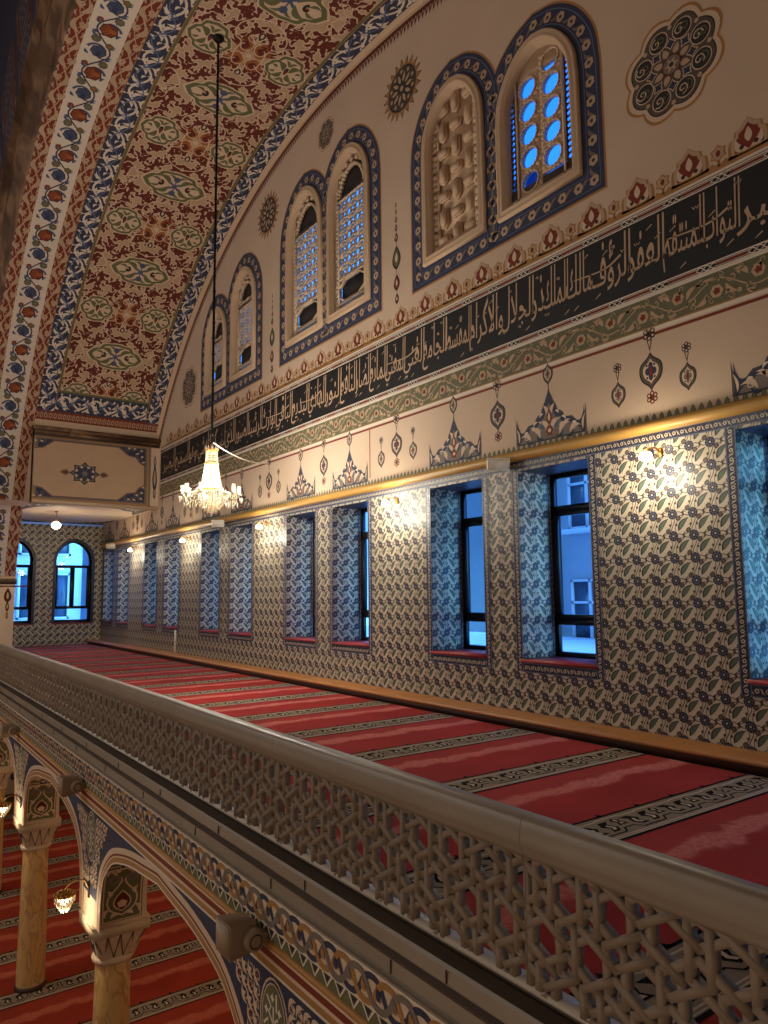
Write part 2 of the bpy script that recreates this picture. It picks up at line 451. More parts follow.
Y0, Y1 = -3.4, YE
WIN = [-1.55, 1.34, 3.19, 6.18, 8.03, 10.89, 12.70, 15.50, 17.32, 20.10, 21.95, 24.75, 26.55]
HW, ZS, ZT = 0.585, -0.86, 1.60             # lower windows: half width, sill, head
ZL = -1.525                                 # top of the heating ledge
# plaster body of the wall, with openings for the lower and upper windows
UP = [  # upper windows: centre Y, half width of the plaster frame, bottom, top, kind
    (7.93, .71, 5.17, 7.97, 'relief'), (6.22, .73, 5.17, 7.55, 'roundels'),
    (12.57, .74, 5.18, 8.42, 'openwork'), (10.89, .72, 5.18, 8.46, 'openwork'),
    (17.15, .66, 5.14, 7.38, 'openwork'), (15.50, .68, 5.14, 7.82, 'openwork')]
def arch_pts(hw, zb, zt, n=4, inset=0.0):
    """outline (counter-clockwise from bottom right) of a window with a shouldered, rounded head"""
    w = hw - inset; b = zb + inset; t = zt - inset; sh = t - w * 1.36
    half = smooth([(w, sh), (w * .93, sh + (t - sh) * .37), (w * .68, sh + (t - sh) * .71), (w * .34, sh + (t - sh) * .925), (0, t)], n)
    R_ = [(w, b)] + [tuple(p) for p in half]; Lf = [(-x, z) for x, z in R_[::-1][1:]]
    return np.array(R_ + Lf)
def head_z(hw, zb, zt, x, inset):
    p = arch_pts(hw, zb, zt, 4, inset); p = p[1:len(p) // 2 + 1]
    return np.interp(abs(x), p[::-1, 0], p[::-1, 1])
wall = Surf(f_wall)
def zcirc(y, r=R):
    d = r * r - ((y - CY) / (KN if y < CY else 1)) ** 2
    return CZ + math.sqrt(d) if d > 0 else -9
cuts = set(np.round(np.arange(Y0, Y1 + .01, .14), 3).tolist()) | {Y1}
for yc, hw, zb, zt, k in UP: cuts |= {yc - hw + .1, yc + hw - .1}
cuts = sorted(cuts); V = []; F = []
for a, b in zip(cuts[:-1], cuts[1:]):
    if b - a < 1e-4: continue
    m = (a + b) / 2; top = [max(2.6, zcirc(a)), max(2.6, zcirc(b))]
    segs = []
    hit = next((u for u in UP if abs(m - u[0]) < u[1] - .1), None)
    if hit:
        yc, hw, zb, zt, k = hit
        segs = [((1.75, 1.75), (zb + .1, zb + .1)), (tuple(head_z(hw, zb, zt, q - yc, .1) for q in (a, b)), tuple(top))]
    else: segs = [((1.75, 1.75), tuple(top))]
    for lo, hi in segs:
        i = len(V); V += [(XW, a, lo[0]), (XW, b, lo[1]), (XW, b, hi[1]), (XW, a, hi[0])]; F.append((i, i + 1, i + 2, i + 3))
wall.quads(V, F, 'plaster')
wall.add(Pat().rect(Y0, LFL, Y1, ZL, 'plaster', -1))
wall_right = struct(wall.build('wall_right'), 'long cream plaster wall with painted ornament above a tiled dado')

ts = Surf(f_wall)
tile_fill(ts, Y0, ZL, Y1, ZS); tile_fill(ts, Y0, ZT, Y1, 1.76)
edges = [Y0] + [v for w in WIN for v in (w - HW, w + HW)] + [Y1]
for a, b in zip(edges[0::2], edges[1::2]):
    if b > a + .01: tile_fill(ts, a, ZS, b, ZT)
ts.build('tile_panel', wall_right)['label'] = 'glazed floral tiles covering the lower wall'
bs = Surf(f_wall)
border_strip(bs, Y0, 1.635, Y1, 1.735)
for w in WIN:
    for q in (-1, 1): border_strip(bs, w + q * (HW + .05) - .05, ZS - .16, w + q * (HW + .05) + .05, 1.635)
    border_strip(bs, w - HW, ZS - .16, w + HW, ZS - .05)
bs.build('tile_border', wall_right)['label'] = 'dark narrow tile border round the windows and under the gold cornice'
# gold cornice
cs = Surf(ident)
prof = [(0, 1.735), (.05, 1.74), (.085, 1.765), (.095, 1.80), (.085, 1.84), (.05, 1.865), (.02, 1.875), (0, 1.88)]
cs.grid([[(XW - o, y, z) for o, z in prof] for y in (Y0, 21.6, Y1)], 'gilt')
struct(cs.build('trim_1'), 'gilded cornice moulding above the wall tiles', 'trim')
# leaf fringe above the cornice
pz = Pat(); st = (Y1 - Y0) / 330
u = Pat().poly([(-.5, 0), (.5, 0), (.5, .3), (.28, .55), (.0, 1), (-.28, .55), (-.5, .3)], 'olive', 2).leaf(0, .1, 0, .75, .22, 'grey_paint', 3)
u.leaf(-.45, .1, -.3, .5, .14, 'cream', 3).leaf(.45, .1, .3, .5, .14, 'cream', 3)
zz = Surf(f_wall).add(Pat().put(u, sc_=st, sy=.085), [(Y0 + (i + .5) * st, 1.875) for i in range(330)])
zz.build('leaf_fringe', wall_right)

# ---- bands of the upper wall
YB0, YB1 = 1.0, 21.25
bd = Surf(f_wall)
def hline(p, z0, z1, m, l, y0=YB0, y1=YB1): p.rect(y0, z0, y1, z1, m, l)
p = Pat(); hline(p, 2.93, 3.31, 'olive_band', 1); hline(p, 2.885, 2.93, 'white_paint', 1); hline(p, 2.835, 2.87, 'rust', 1, Y0, 21.25)
hline(p, 3.285, 3.315, 'white_paint', 2); hline(p, 2.93, 2.945, 'gold_line', 2)
bd.add(p)
for yy in (10.24, 14.2, 18.6, 5.2):   # thin joints of the painted frieze
    if yy in (10.24, 18.6): bd.add(Pat().rect(yy - .012, 1.99, yy + .012, 2.84, 'rust', 1))
# scrolling vine
v = Pat(); per = .88
v.stroke(sine(0, per, .10, per, n=16), .014, 'tan', 3)
for k, sg in ((.25, -1), (.75, 1)):
    x = per * k
    v.lobed(x, sg * .035, .075, 6, .25, 'tan', 3, k=3); v.lobed(x, sg * .035, .045, 5, .3, 'rust', 4, k=2)
    v.leaf(x + .10, sg * .03, x + .25, sg * .13, .06, 'tan', 3, .2 * sg); v.leaf(x - .10, -sg * .02, x - .24, sg * .10, .055, 'tan', 3, -.2 * sg)
    v.leaf(x + .13, -sg * .12, x + .02, -sg * .13, .05, 'tan', 3, .2); v.ell(x + .2, -sg * .10, .028, 'tan', 3, n=6)
    v.stroke(spiral(x - .17, -sg * .07, .06, .9, 0, 8, sg), .014, 'tan', 3)
for k in range(8):
    x = per * (k + .5) / 8; sg = 1 if k % 2 else -1
    v.stroke(spiral(x, sg * .125, .04, 1.0, k, 8, sg), .010, 'tan', 3); v.leaf(x + .02, sg * .06, x + .07, sg * .11, .03, 'tan', 3, .2)
bd.add(v, [(4.73 - .2 + per * i, 3.115) for i in range(-4, 19)])
bd.build('vine_band', wall_right)['label'] = 'olive green band of pale scrolling flowers'

kb = Surf(f_wall); p = Pat(); hline(p, 3.32, 4.33, 'black', 1)
for z in (3.365, 4.275): hline(p, z - .045, z - .030, 'white_paint', 2); hline(p, z + .030, z + .045, 'white_paint', 2)
hline(p, 4.33, 4.36, 'white_paint', 2); hline(p, 4.36, 4.41, 'gold_line', 1)
kb.add(p)
ch = Pat()
ch.rect(.12, -.016, .46, .016, 'rust', 3).rect(.10, -.022, .48, -.016, 'white_paint', 3).rect(.10, .016, .48, .022, 'white_paint', 3)
for i in range(3):
    x = -.075 + i * .075 + .0
    ch.stroke([(x - .045, 0), (x, .03), (x + .045, 0), (x, -.03)], .014, 'white_paint', 3, closed=True)
for z, o in ((3.365, .22), (4.275, 0)): kb.add(ch, [(3.74 + .56 * i + o, z) for i in range(-4, 31)])
kb.build('inscription_band', wall_right)['label'] = 'black inscription band edged with a rust and white chain'

# ---- the inscription: names in a tall thuluth-like hand, right to left (towards +Y)
J = {}
def base_forms(c, n): return [c + i for i in range(n)]
for c, code, n in (('ا', 0xFE8D, 2), ('ب', 0xFE8F, 4), ('ت', 0xFE95, 4), ('ث', 0xFE99, 4), ('ج', 0xFE9D, 4), ('د', 0xFEA9, 2), ('ذ', 0xFEAB, 2), ('ر', 0xFEAD, 2),
                   ('س', 0xFEB1, 4), ('ش', 0xFEB5, 4), ('ص', 0xFEB9, 4), ('ض', 0xFEBD, 4), ('ط', 0xFEC1, 4), ('ع', 0xFEC9, 4), ('غ', 0xFECD, 4), ('ف', 0xFED1, 4),
                   ('ق', 0xFED5, 4), ('ك', 0xFED9, 4), ('ل', 0xFEDD, 4), ('م', 0xFEE1, 4), ('ن', 0xFEE5, 4), ('ه', 0xFEE9, 4), ('و', 0xFEED, 2), ('ي', 0xFEF1, 4),
                   ('ؤ', 0xFE85, 2), ('ء', 0xFE80, 1), ('L', 0xFEFB, 2)): J[c] = base_forms(code, n)
def shape(word):
    w = word.replace('لا', 'L'); out = []
    for i, c in enumerate(w):
        f = J[c]; prev = i > 0 and len(J[w[i - 1]]) == 4 and len(f) > 1; nxt = len(f) == 4 and i + 1 < len(w) and len(J[w[i + 1]]) > 1
        out.append(f[(3 if nxt else 1) if prev else (2 if nxt else 0)])
    return ''.join(chr(c) for c in reversed(out))
WORDS = [('البر', 3.08, 3.62), ('التواب', 3.58, 4.02), ('المنتقم', 3.96, 4.46), ('العفو', 4.44, 4.92), ('الرؤف', 4.88, 5.46), ('مالك', 5.42, 5.84), ('الملك', 5.80, 6.22),
         ('ذو', 6.20, 6.42), ('الجلال', 6.38, 6.98), ('والاكرام', 6.95, 7.64), ('المقسط', 7.60, 8.20), ('الجامع', 8.16, 8.74), ('الغني', 8.70, 9.24), ('المغني', 9.20, 9.76), ('المانع', 9.70, 10.24),
         ('الضار', 10.2, 10.68), ('النافع', 10.64, 11.2), ('النور', 11.16, 11.76), ('الهادي', 11.72, 12.4), ('البديع', 12.36, 13.1), ('الباقي', 13.06, 13.8), ('الوارث', 13.76, 14.5),
         ('الرشيد', 14.46, 15.2), ('الصبور', 15.16, 15.9), ('الذي', 15.9, 16.5), ('ليس', 16.5, 17.0), ('كمثله', 17.0, 17.8), ('شيء', 17.8, 18.4), ('وهو', 18.4, 18.9), ('السميع', 18.9, 20.0), ('البصير', 20.0, 21.0)]
lets = Surf(f_wall)
fc = bpy.data.curves.new('letters', 'FONT'); fo = bpy.data.objects.new('letters', fc); COL.objects.link(fo); fc.resolution_u = 3; fc.offset = 0.006
for word, ya, yb in WORDS:
    fc.body = shape(word); bpy.context.view_layer.update()
    ev = fo.evaluated_get(bpy.context.evaluated_depsgraph_get()); me = ev.to_mesh()
    n = len(me.vertices); co = np.zeros(n * 3); me.vertices.foreach_get('co', co); co = co.reshape(-1, 3)
    x, y = co[:, 0], co[:, 1]; faces = [tuple(q.vertices) for q in me.polygons]
    if n:
        x0, x1 = x.min(), x.max(); Y = ya + (x1 - x) / (x1 - x0) * (yb - ya)
        s_ = .42; z = np.where(y > .28, .28 * s_ + (y - .28) * s_ * 2.25, y * s_)
        z = 3.665 + z
        Y = Y - (z - 3.66) * .05                     # slight lean of the tall strokes
        lets.quads(np.c_[np.full(n, XW - 3 * LAY), Y, np.clip(z, 3.43, 4.21)], faces, 'tan')
    ev.to_mesh_clear()
bpy.data.objects.remove(fo); bpy.data.curves.remove(fc)
hr = random.Random(3)                                  # vowel marks and the long sweeping strokes between the letters
mk = Pat(); y = 3.1
while y < 21:
    z = hr.choice((3.98, 4.06, 4.12, 3.95, 3.52, 3.56)); k = hr.random(); w = .075
    if k < .5: mk.stroke([(y, z), (y + w, z - .045)], .016, 'tan', 3, w1=.008)
    elif k < .75: mk.stroke([(y, z + .03), (y + .018, z), (y + .036, z + .03), (y + .054, z), (y + .075, z + .035)], .012, 'tan', 3)
    else: mk.stroke(spiral(y + .02, z, .028, 1, 0, 8), .012, 'tan', 3)
    y += hr.uniform(.10, .19)
for a, b in ((3.66, 4.40), (5.0, 5.7), (8.86, 9.7), (11.9, 12.7), (13.2, 14.2)):
    mk.stroke(smooth([(a, 3.93), (a + (b - a) * .35, 3.84), (b, 3.86)], 6), .03, 'tan', 3, w1=.014)
lets.add(mk)
lets.build('lettering', wall_right)['label'] = 'tall golden Arabic lettering of divine names on the black band'

# ---- crest of palmettes over the band
cr = Surf(f_wall); c = Pat()
def palm(p, x, h, w, l=2):
    o = [(w, 0), (w, .34 * h), (w * .92, .5 * h), (w * .7, .56 * h), (w * .66, .72 * h), (w * .34, .80 * h), (0, h)]
    o = o + [(-a, b) for a, b in o[::-1][1:]]
    p.poly([(x + a, b) for a, b in o], 'gold_line', l); p.poly([(x + a * .84, .03 + b * .9) for a, b in o], 'tan', l + 1)
    p.poly([(x + a * .68, .10 * h + b * .74) for a, b in o], 'rust', l + 2)
    for q in (-1, 1): p.leaf(x + q * .05 * w, .1 * h, x + q * .6 * w, .52 * h, w * .34, 'cream', l + 3, q * -.25); p.ell(x + q * .34 * w, .2 * h, w * .12, 'dark', l + 4, n=6)
    p.leaf(x, .28 * h, x, .72 * h, w * .36, 'cream', l + 3)
palm(c, 0, .37, .22)
c.star(.325, .14, .10, .072, 6, 'gold_line', 2, PI / 2); c.star(.325, .14, .078, .052, 6, 'tan', 3, PI / 2); c.ell(.325, .14, .028, 'rust', 4, n=6, ry=.04)
c.rect(.31, .0, .34, .06, 'gold_line', 2)
wv = [(-.165, 0), (-.165, .05), (-.12, .02), (0, .015), (.12, .02), (.165, .05), (.22, .03), (.25, .055), (.30, .02), (.35, .02), (.40, .055), (.43, .03), (.485, .05), (.485, 0)]
c.poly(wv, 'gold_line', 2)
cr.add(c, [(4.74 + .652 * i, 4.40) for i in range(-5, 25)])
cr.build('palmette_crest', wall_right)['label'] = 'row of rust and gold palmettes above the inscription'

# ---- crowns and pendant drops of the frieze (each a painted motif of its own)
def flat_obj(name, pat, parent, mw, label=None):
    o = Surf(lambda u, v, h: np.c_[u, v, h]).add(pat).build(name, parent, mw)
    if label: o['label'] = label
    return o
crown = Pat()
hp = [(.585, 0), (.585, .38), (.565, .27), (.53, .19), (.49, .165), (.44, .17), (.40, .21), (.365, .245), (.30, .25), (.25, .265), (.225, .32), (.185, .35), (.14, .365), (.115, .44), (.075, .50), (.045, .57), (.02, .62), (0, .70)]
full = hp + [(-a, b) for a, b in hp[::-1][1:]]
crown.poly(full, 'umber', 1); crown.poly([(a * .955, b * .94 + .005) for a, b in full], 'navy', 2)
inn = [(.52, .02), (.46, .09), (.40, .10), (.34, .16), (.27, .16), (.20, .21), (.15, .26), (.09, .30), (.05, .40), (0, .48)]
crown.poly([(a, b) for a, b in inn] + [(-a, b) for a, b in inn[::-1][1:]], 'grey_paint', 3)
for q in (-1, 1):
    for (x0, z0, x1, z1, w, b, m) in ((.05, .08, .20, .26, .08, .3, 'cream'), (.16, .04, .34, .17, .07, .3, 'cream'), (.32, .03, .50, .10, .06, .3, 'cream'), (.04, .34, .10, .46, .05, .2, 'cream'),
                                   (.24, .13, .34, .20, .04, .3, 'cream'), (.10, .03, .22, .10, .05, -.3, 'navy'), (.26, .02, .40, .07, .05, -.3, 'navy'), (.53, .04, .57, .24, .03, .1, 'cream'), (.36, .15, .44, .13, .03, .2, 'white_paint'), (.20, .27, .27, .21, .03, .2, 'white_paint'), (.10, .36, .16, .31, .03, .2, 'white_paint'), (.02, .14, .12, .30, .05, -.3, 'blue_flower')):
        crown.leaf(q * x0, z0, q * x1, z1, w, m, 4, b * q)
    crown.stroke(spiral(q * .20, .15, .05, 1.1, 0, 9, q), .014, 'cream', 5); crown.stroke(spiral(q * .40, .09, .04, 1.1, 0, 9, q), .012, 'cream', 5)
crown.lobed(0, .12, .07, 6, .3, 'rust', 5, k=3); crown.ell(0, .12, .03, 'cream', 6, n=6); crown.leaf(0, .20, 0, .40, .09, 'rust', 5); crown.leaf(0, .24, 0, .36, .04, 'cream', 6)
crown.rect(-.008, .66, .008, .74, 'dark', 1)
def drop(p, z, rx, rz, l=1, inner='grey_paint'):
    o = smooth([(0, rz), (.3 * rx, .72 * rz), (.86 * rx, .42 * rz), (rx, .0), (.80 * rx, -.45 * rz), (.25 * rx, -.78 * rz), (0, -rz)], 3)
    o = np.vstack([o, np.c_[-o[::-1, 0], o[::-1, 1]][1:-1]])
    p.poly(o + [0, z], 'dark', l); p.poly(o * .88 + [0, z], 'umber', l + 1); p.poly(o * .66 + [0, z], 'cream', l + 2)
    p.lobed(0, z, rx * .5, 4, .45, inner, l + 3, k=4, sy=rz / rx); p.leaf(0, z - rz * .28, 0, z + rz * .3, rx * .3, 'rust', l + 4)
    for a in range(4):
        t = PI / 4 + a * PI / 2; p.ell(rx * .45 * math.cos(t), z + rz * .45 * math.sin(t), rx * .1, 'dark', l + 4, n=5)
drop(crown, .86, .085, .15)
def flower6(p, z, r, m='dark', l=1):
    for i in range(6): t = i * PI / 3 + PI / 2; p.ell(r * .62 * math.cos(t), z + r * .62 * math.sin(t), r * .4, m, l, n=7); p.ell(r * .62 * math.cos(t), z + r * .62 * math.sin(t), r * .2, 'cream', l + 1, n=5)
    p.ell(0, z, r * .3, m, l + 2, n=7)
pendL = Pat(); drop(pendL, 0, .15, .22, 1, 'navy'); flower6(pendL, .43, .085); pendL.poly([(-.035, .36), (.035, .36), (0, .22)], 'dark', 1).poly([(-.018, .35), (.018, .35), (0, .27)], 'cream', 2); flower6(pendL, -.30, .075, 'dark_red'); pendL.rect(-.008, -.24, .008, -.2, 'dark', 1)
pendS = Pat(); drop(pendS, 0, .10, .16); flower6(pendS, .32, .06); pendS.poly([(-.028, .27), (.028, .27), (0, .15)], 'dark', 1).poly([(-.014, .26), (.014, .26), (0, .19)], 'cream', 2)
ch_crown = ch_l = ch_s = None
def place(cache, name, pat, y, z, label=None):
    if cache is None: return flat_obj(name, pat, wall_right, wallM(y, z), label)
    o = cache.copy(); COL.objects.link(o); o.parent = wall_right; o.matrix_local = wallM(y, z); return o
for w in WIN: ch_crown = place(ch_crown, 'crown_motif', crown, w, 1.93)
mids = [(a + b) / 2 for a, b in zip(WIN[:-1], WIN[1:])]
for i, m in enumerate(mids):
    if i % 2 == 1: ch_l = place(ch_l, 'pendant_motif', pendL, m, 2.44)
    else:
        ch_l = place(ch_l, 'pendant_motif', pendL, m, 2.44)
        for q in (-1, 1): ch_s = place(ch_s, 'small_pendant_motif', pendS, m + q * .44, 2.27)

# ---- medallions
big = Pat()
big.lobed(0, 0, .64, 8, .13, 'gold_line', 1, k=8, rot=PI / 8); big.lobed(0, 0, .605, 8, .13, 'cream', 2, k=8, rot=PI / 8); big.lobed(0, 0, .55, 8, .13, 'dark', 3, k=8, rot=PI / 8); big.lobed(0, 0, .535, 8, .13, 'umber', 4, k=8, rot=PI / 8)
for i in range(8):
    a = i * PI / 4; cx, cy = .38 * math.cos(a + PI / 8), .38 * math.sin(a + PI / 8)
    big.ell(cx, cy, .12, 'cream', 5, n=16); big.ell(cx, cy, .108, 'dark', 6, n=16)
    big.stroke(spiral(cx - .03, cy, .07, 1.2, a, 12), .014, 'cream', 7); big.stroke(spiral(cx + .03, cy, .07, 1.2, a + PI, 12, -1), .014, 'olive', 7)
    big.star(.25 * math.cos(a), .25 * math.sin(a), .075, .045, 4, 'cream', 7, a); big.star(.25 * math.cos(a), .25 * math.sin(a), .06, .034, 4, 'navy', 8, a)
    big.leaf(.11 * math.cos(a + PI / 8), .11 * math.sin(a + PI / 8), .24 * math.cos(a + PI / 8), .24 * math.sin(a + PI / 8), .08, 'tan', 8); big.ell(.45 * math.cos(a), .45 * math.sin(a), .028, 'tan', 7, n=8)
big.ell(0, 0, .125, 'dark_red', 8, n=18); big.ell(0, 0, .105, 'grey_paint', 9, n=18); big.star(0, 0, .09, .04, 6, 'tan', 10); big.ell(0, 0, .03, 'dark', 11, n=8)
sun = Pat(); sun.star(0, 0, .55, .40, 20, 'dark', 1); sun.star(0, 0, .51, .39, 20, 'gold_line', 2); sun.ell(0, 0, .39, 'dark', 3, n=28); sun.ell(0, 0, .36, 'umber', 4, n=28)
for i in range(10):
    a = i * PI / 5; sun.leaf(.08 * math.cos(a), .08 * math.sin(a), .35 * math.cos(a), .35 * math.sin(a), .13, 'dark', 5); sun.leaf(.11 * math.cos(a), .11 * math.sin(a), .30 * math.cos(a), .30 * math.sin(a), .07, 'tan', 6)
    sun.ell(.31 * math.cos(a + PI / 10), .31 * math.sin(a + PI / 10), .035, 'tan', 6, n=7)
sun.ell(0, 0, .09, 'dark', 7, n=12); sun.ell(0, 0, .05, 'tan', 8, n=8)
flat_obj('medallion', big, wall_right, wallM(4.22, 5.84), 'large lobed medallion right of the upper windows')
flat_obj('medallion', Pat().put(big, sc_=.93), wall_right, wallM(19.02, 5.72), 'lobed medallion at the far foot of the arch')
flat_obj('sunburst_medallion', sun, wall_right, wallM(9.18, 8.58), 'sunburst medallion between nearest and middle window pairs')
flat_obj('sunburst_medallion', sun, wall_right, wallM(14.25, 8.58), 'sunburst medallion between middle and far window pairs')
flat_obj('medallion', Pat().put(big, sc_=.52), wall_right, wallM(11.7, 9.14), 'small round medallion at the crown of the arch')
chain = Pat()
for z, rx, rz, m in ((0, .055, .10, 'dark_red'), (.28, .085, .15, 'rust'), (.72, .12, .22, 'olive'), (1.08, .05, .09, 'rust'), (1.25, .035, .07, 'dark_red'), (1.40, .03, .06, 'dark_red'), (1.54, .025, .05, 'rust'), (1.66, .02, .05, 'dark_red')):
    chain.leaf(0, z - rz, 0, z + rz, rx * 2, 'dark', 1); chain.leaf(0, z - rz * .75, 0, z + rz * .75, rx * 1.4, m, 2); chain.leaf(0, z - rz * .4, 0, z + rz * .4, rx * .6, 'cream', 3)
chain.rect(-.007, .0, .007, 1.6, 'dark', 0)
for y in (9.40, 14.0): flat_obj('chain_motif', chain, wall_right, wallM(y, 4.92))

# ---- painted fringe under the arch
fr = Surf(lambda u, v, o: np.c_[XW - o, CY + v * acos_(u), CZ + v * np.sin(u)])
q = Pat(); a0, a1 = math.radians(33), math.radians(147); n = 150; da = (a1 - a0) / n
for i in range(n):
    t = a0 + i * da
    q.rect(t, 12.13, t + da, 12.21, 'cream_frame', 1); q.rect(t, 12.05, t + da, 12.13, 'dark_red', 2)
    for k in (0, .5): q.poly([(t + k * da, 12.06), (t + (k + .5) * da, 12.06), (t + (k + .25) * da, 11.91)], 'dark_red', 2); q.ell(t + (k + .25) * da, 12.04, da * .1, 'tan', 3, ry=.03, n=5)
fr.add(q); fr.build('arch_fringe', wall_right)['label'] = 'rust red fringe following the arch'

# ================================================================== UPPER WINDOWS (pairs with a shared blue painted border)
def ring_cell(x0, y0, x1, y1, cx, cy, r, n=16, ry=None):
    """rectangle with a round hole, as quads"""
    ry = r if ry is None else ry; out = []
    t = np.arange(n + 1) * 2 * PI / n + PI / n
    def edge(a):
        c, s_ = math.cos(a), math.sin(a); k = []
        if abs(c) > 1e-9: k.append(((x1 if c > 0 else x0) - cx) / c)
        if abs(s_) > 1e-9: k.append(((y1 if s_ > 0 else y0) - cy) / s_)
        k = min(k); return (cx + k * c, cy + k * s_)
    for a, b in zip(t[:-1], t[1:]):
        i0, i1 = (cx + r * math.cos(a), cy + ry * math.sin(a)), (cx + r * math.cos(b), cy + ry * math.sin(b)); o0, o1 = edge(a), edge(b)
        cor = []
        for X, Y in ((x0, y0), (x1, y0), (x1, y1), (x0, y1)):
            an = math.atan2(Y - cy, X - cx); 
            for sft in (-2 * PI, 0, 2 * PI):
                if a + 1e-6 < an + sft < b - 1e-6: cor.append((X, Y))
        out.append(np.array([i0, o0] + cor + [o1, i1]))
    return out
def offset_closed(p, d):
    p = np.asarray(p, float); a = np.roll(p, 1, 0); b = np.roll(p, -1, 0)
    e1 = p - a; e2 = b - p; e1 /= np.maximum(np.linalg.norm(e1, axis=1, keepdims=True), 1e-9); e2 /= np.maximum(np.linalg.norm(e2, axis=1, keepdims=True), 1e-9)
    n1 = np.c_[e1[:, 1], -e1[:, 0]]; n2 = np.c_[e2[:, 1], -e2[:, 0]]; n = n1 + n2; k = (n * n1).sum(1, keepdims=True)
    return p + n / np.maximum(k, .3) * d
flat = lambda u, v, o: np.c_[u, v, o]
nwin = 0
PAIRS = [(UP[0], UP[1]), (UP[2], UP[3]), (UP[4], UP[5])]
wide_lab = ['nearest pair', 'middle pair', 'farthest pair']
for pi_, pr in enumerate(PAIRS):
    # painted border round the pair, in wall coordinates u = -Y
    yc = (pr[0][0] + pr[1][0]) / 2; zb = min(pr[0][2], pr[1][2])
    pb = Pat(); path_marks = []
    polys = []
    for (y, hw, b, t, k) in pr:
        o = arch_pts(hw + .015, b, t, 5); o = o + [yc - y, 0]
        polys.append(o)
    for d, m, l in ((.335, 'gold_line', 1), (.305, 'navy', 2)):
        for oi, o in enumerate(polys):
            l = l + .4 * oi
            a_, b_ = offset_closed(o, -.03), offset_closed(o, d)
            for i in range(len(o)): k = (i + 1) % len(o); pb.poly([a_[i], b_[i], b_[k], a_[k]], m, l)
    flo = Pat(); flo.lobed(0, 0, .075, 6, .28, 'tan', 3, k=3); flo.ell(0, 0, .026, 'navy', 4, n=6)
    lf = Pat().leaf(-.07, -.05, .07, .05, .045, 'grey_paint', 3, .25)
    def along(pts, step, ph=0):
        p = np.asarray(pts, float); d = np.r_[0, np.cumsum(np.linalg.norm(np.diff(p, axis=0), axis=1))]
        for s_ in np.arange(ph, d[-1], step):
            x, y = np.interp(s_, d, p[:, 0]), np.interp(s_, d, p[:, 1]); i = min(np.searchsorted(d, s_ + 1e-6), len(p) - 1)
            yield x, y, math.atan2(p[i][1] - p[i - 1][1], p[i][0] - p[i - 1][0])
    for o in polys:
        mid = offset_closed(o, .15); mid = np.vstack([mid, mid[:1]])
        for x, y, a in along(mid, .26): pb.put(flo, x, y, rot=a)
        for x, y, a in along(mid, .26, .13): pb.put(lf, x, y, rot=a)
        for sd in (.06, .245):
            e = offset_closed(o, sd); pb.stroke(e, .012, 'blue_light', 3, closed=True)
    bw = flat_obj('window_border', pb, wall_right, wallM(yc, 0), 'blue floral border round the %s of upper windows' % wide_lab[pi_])
    for wi, (y, hw, b, t, kind) in enumerate(pr):
        nwin += 1
        M0 = wallM(y, 0)
        fs = Surf(flat); out = arch_pts(hw, b, t, 5); n = len(out)
        prof = [(0, .0), (0, .05), (-.025, .065), (-.05, .05), (-.065, .05), (-.085, .075), (-.115, .06), (-.135, .02), (-.15, .02), (-.15, -.16)]
        P = []
        for d, h in prof:
            o = offset_closed(out, d); P.append(np.c_[o, np.full(n, h)])
        fs.grid(P, 'cream_frame', True)
        nm = ('left', 'right')[wi]
        root = fs.build('window_%d' % nwin, None, M0)
        struct(root, None, 'window')
        desc = {'relief': 'cream arched window with a closed hexagonal plaster grille', 'roundels': 'cream arched window with round blue glass panes', 'openwork': 'cream arched window with a pierced plaster grille over stained glass'}[kind]
        side = 'on the side of the chandelier' if wi == 0 else 'on the side of the big medallion'
        root['label'] = desc + ', %s of the %s' % (('far one', 'near one')[wi], wide_lab[pi_])
        inn = arch_pts(hw, b, t, 4, .15); iw = hw - .15; ib, it = b + .15, t - .15
        g = Surf(flat)
        def lay(poly, h0, h1, m, conv=inn):
            q = clip_poly(np.asarray(poly, float), conv)
            if q is not None: g.prism(q, h0, h1, m)
        if kind == 'roundels':
            bwid = .17; cw = (2 * iw - 2 * bwid) / 2; chh = .34; y0 = ib + bwid
            nrow = int((it - .25 - y0) / chh)
            for c in range(2):
                for r_ in range(nrow + 1):
                    x0 = -iw + bwid + c * cw; yy = y0 + r_ * chh + (chh / 2 if c else 0) - chh * .25
                    for q in ring_cell(x0, yy, x0 + cw, yy + chh, x0 + cw / 2, yy + chh / 2, .14): lay(q, -.13, -.08, 'cream_frame', inn)
                    o_ = np.arange(16) * 2 * PI / 16
                    ringp = Pat().stroke(np.c_[x0 + cw / 2 + .152 * np.cos(o_), yy + chh / 2 + .152 * np.sin(o_)], .022, 'cream', 1, closed=True)
                    for p_, m_, l_ in ringp.P: lay(p_, -.08, -.06, 'cream')
            lay(RECT(-iw + bwid, it - .32, iw - bwid, it), -.135, -.085, 'cream_frame'); lay(RECT(-iw, ib, iw, ib + bwid + .05), -.14, -.09, 'umber')
            e = .115
            for x0 in (-iw, iw - bwid):
                for kx in range(2):
                    for r_ in range(int((it - ib) / (bwid / 2)) + 1):
                        xx = x0 + kx * bwid / 2; yy = ib + r_ * bwid / 2
                        for q in ring_cell(xx, yy, xx + bwid / 2, yy + bwid / 2, xx + bwid / 4, yy + bwid / 4, .034, 6): lay(q, -.125, -.11, 'umber')
            lay(RECT(-iw + bwid - .015, ib, -iw + bwid + .015, it), -.07, -.05, 'cream'); lay(RECT(iw - bwid - .015, ib, iw - bwid + .015, it), -.07, -.05, 'cream')
            lay(RECT(-iw, ib, iw, ib + .08), -.12, -.05, 'cream')
            g.build('grille', root)
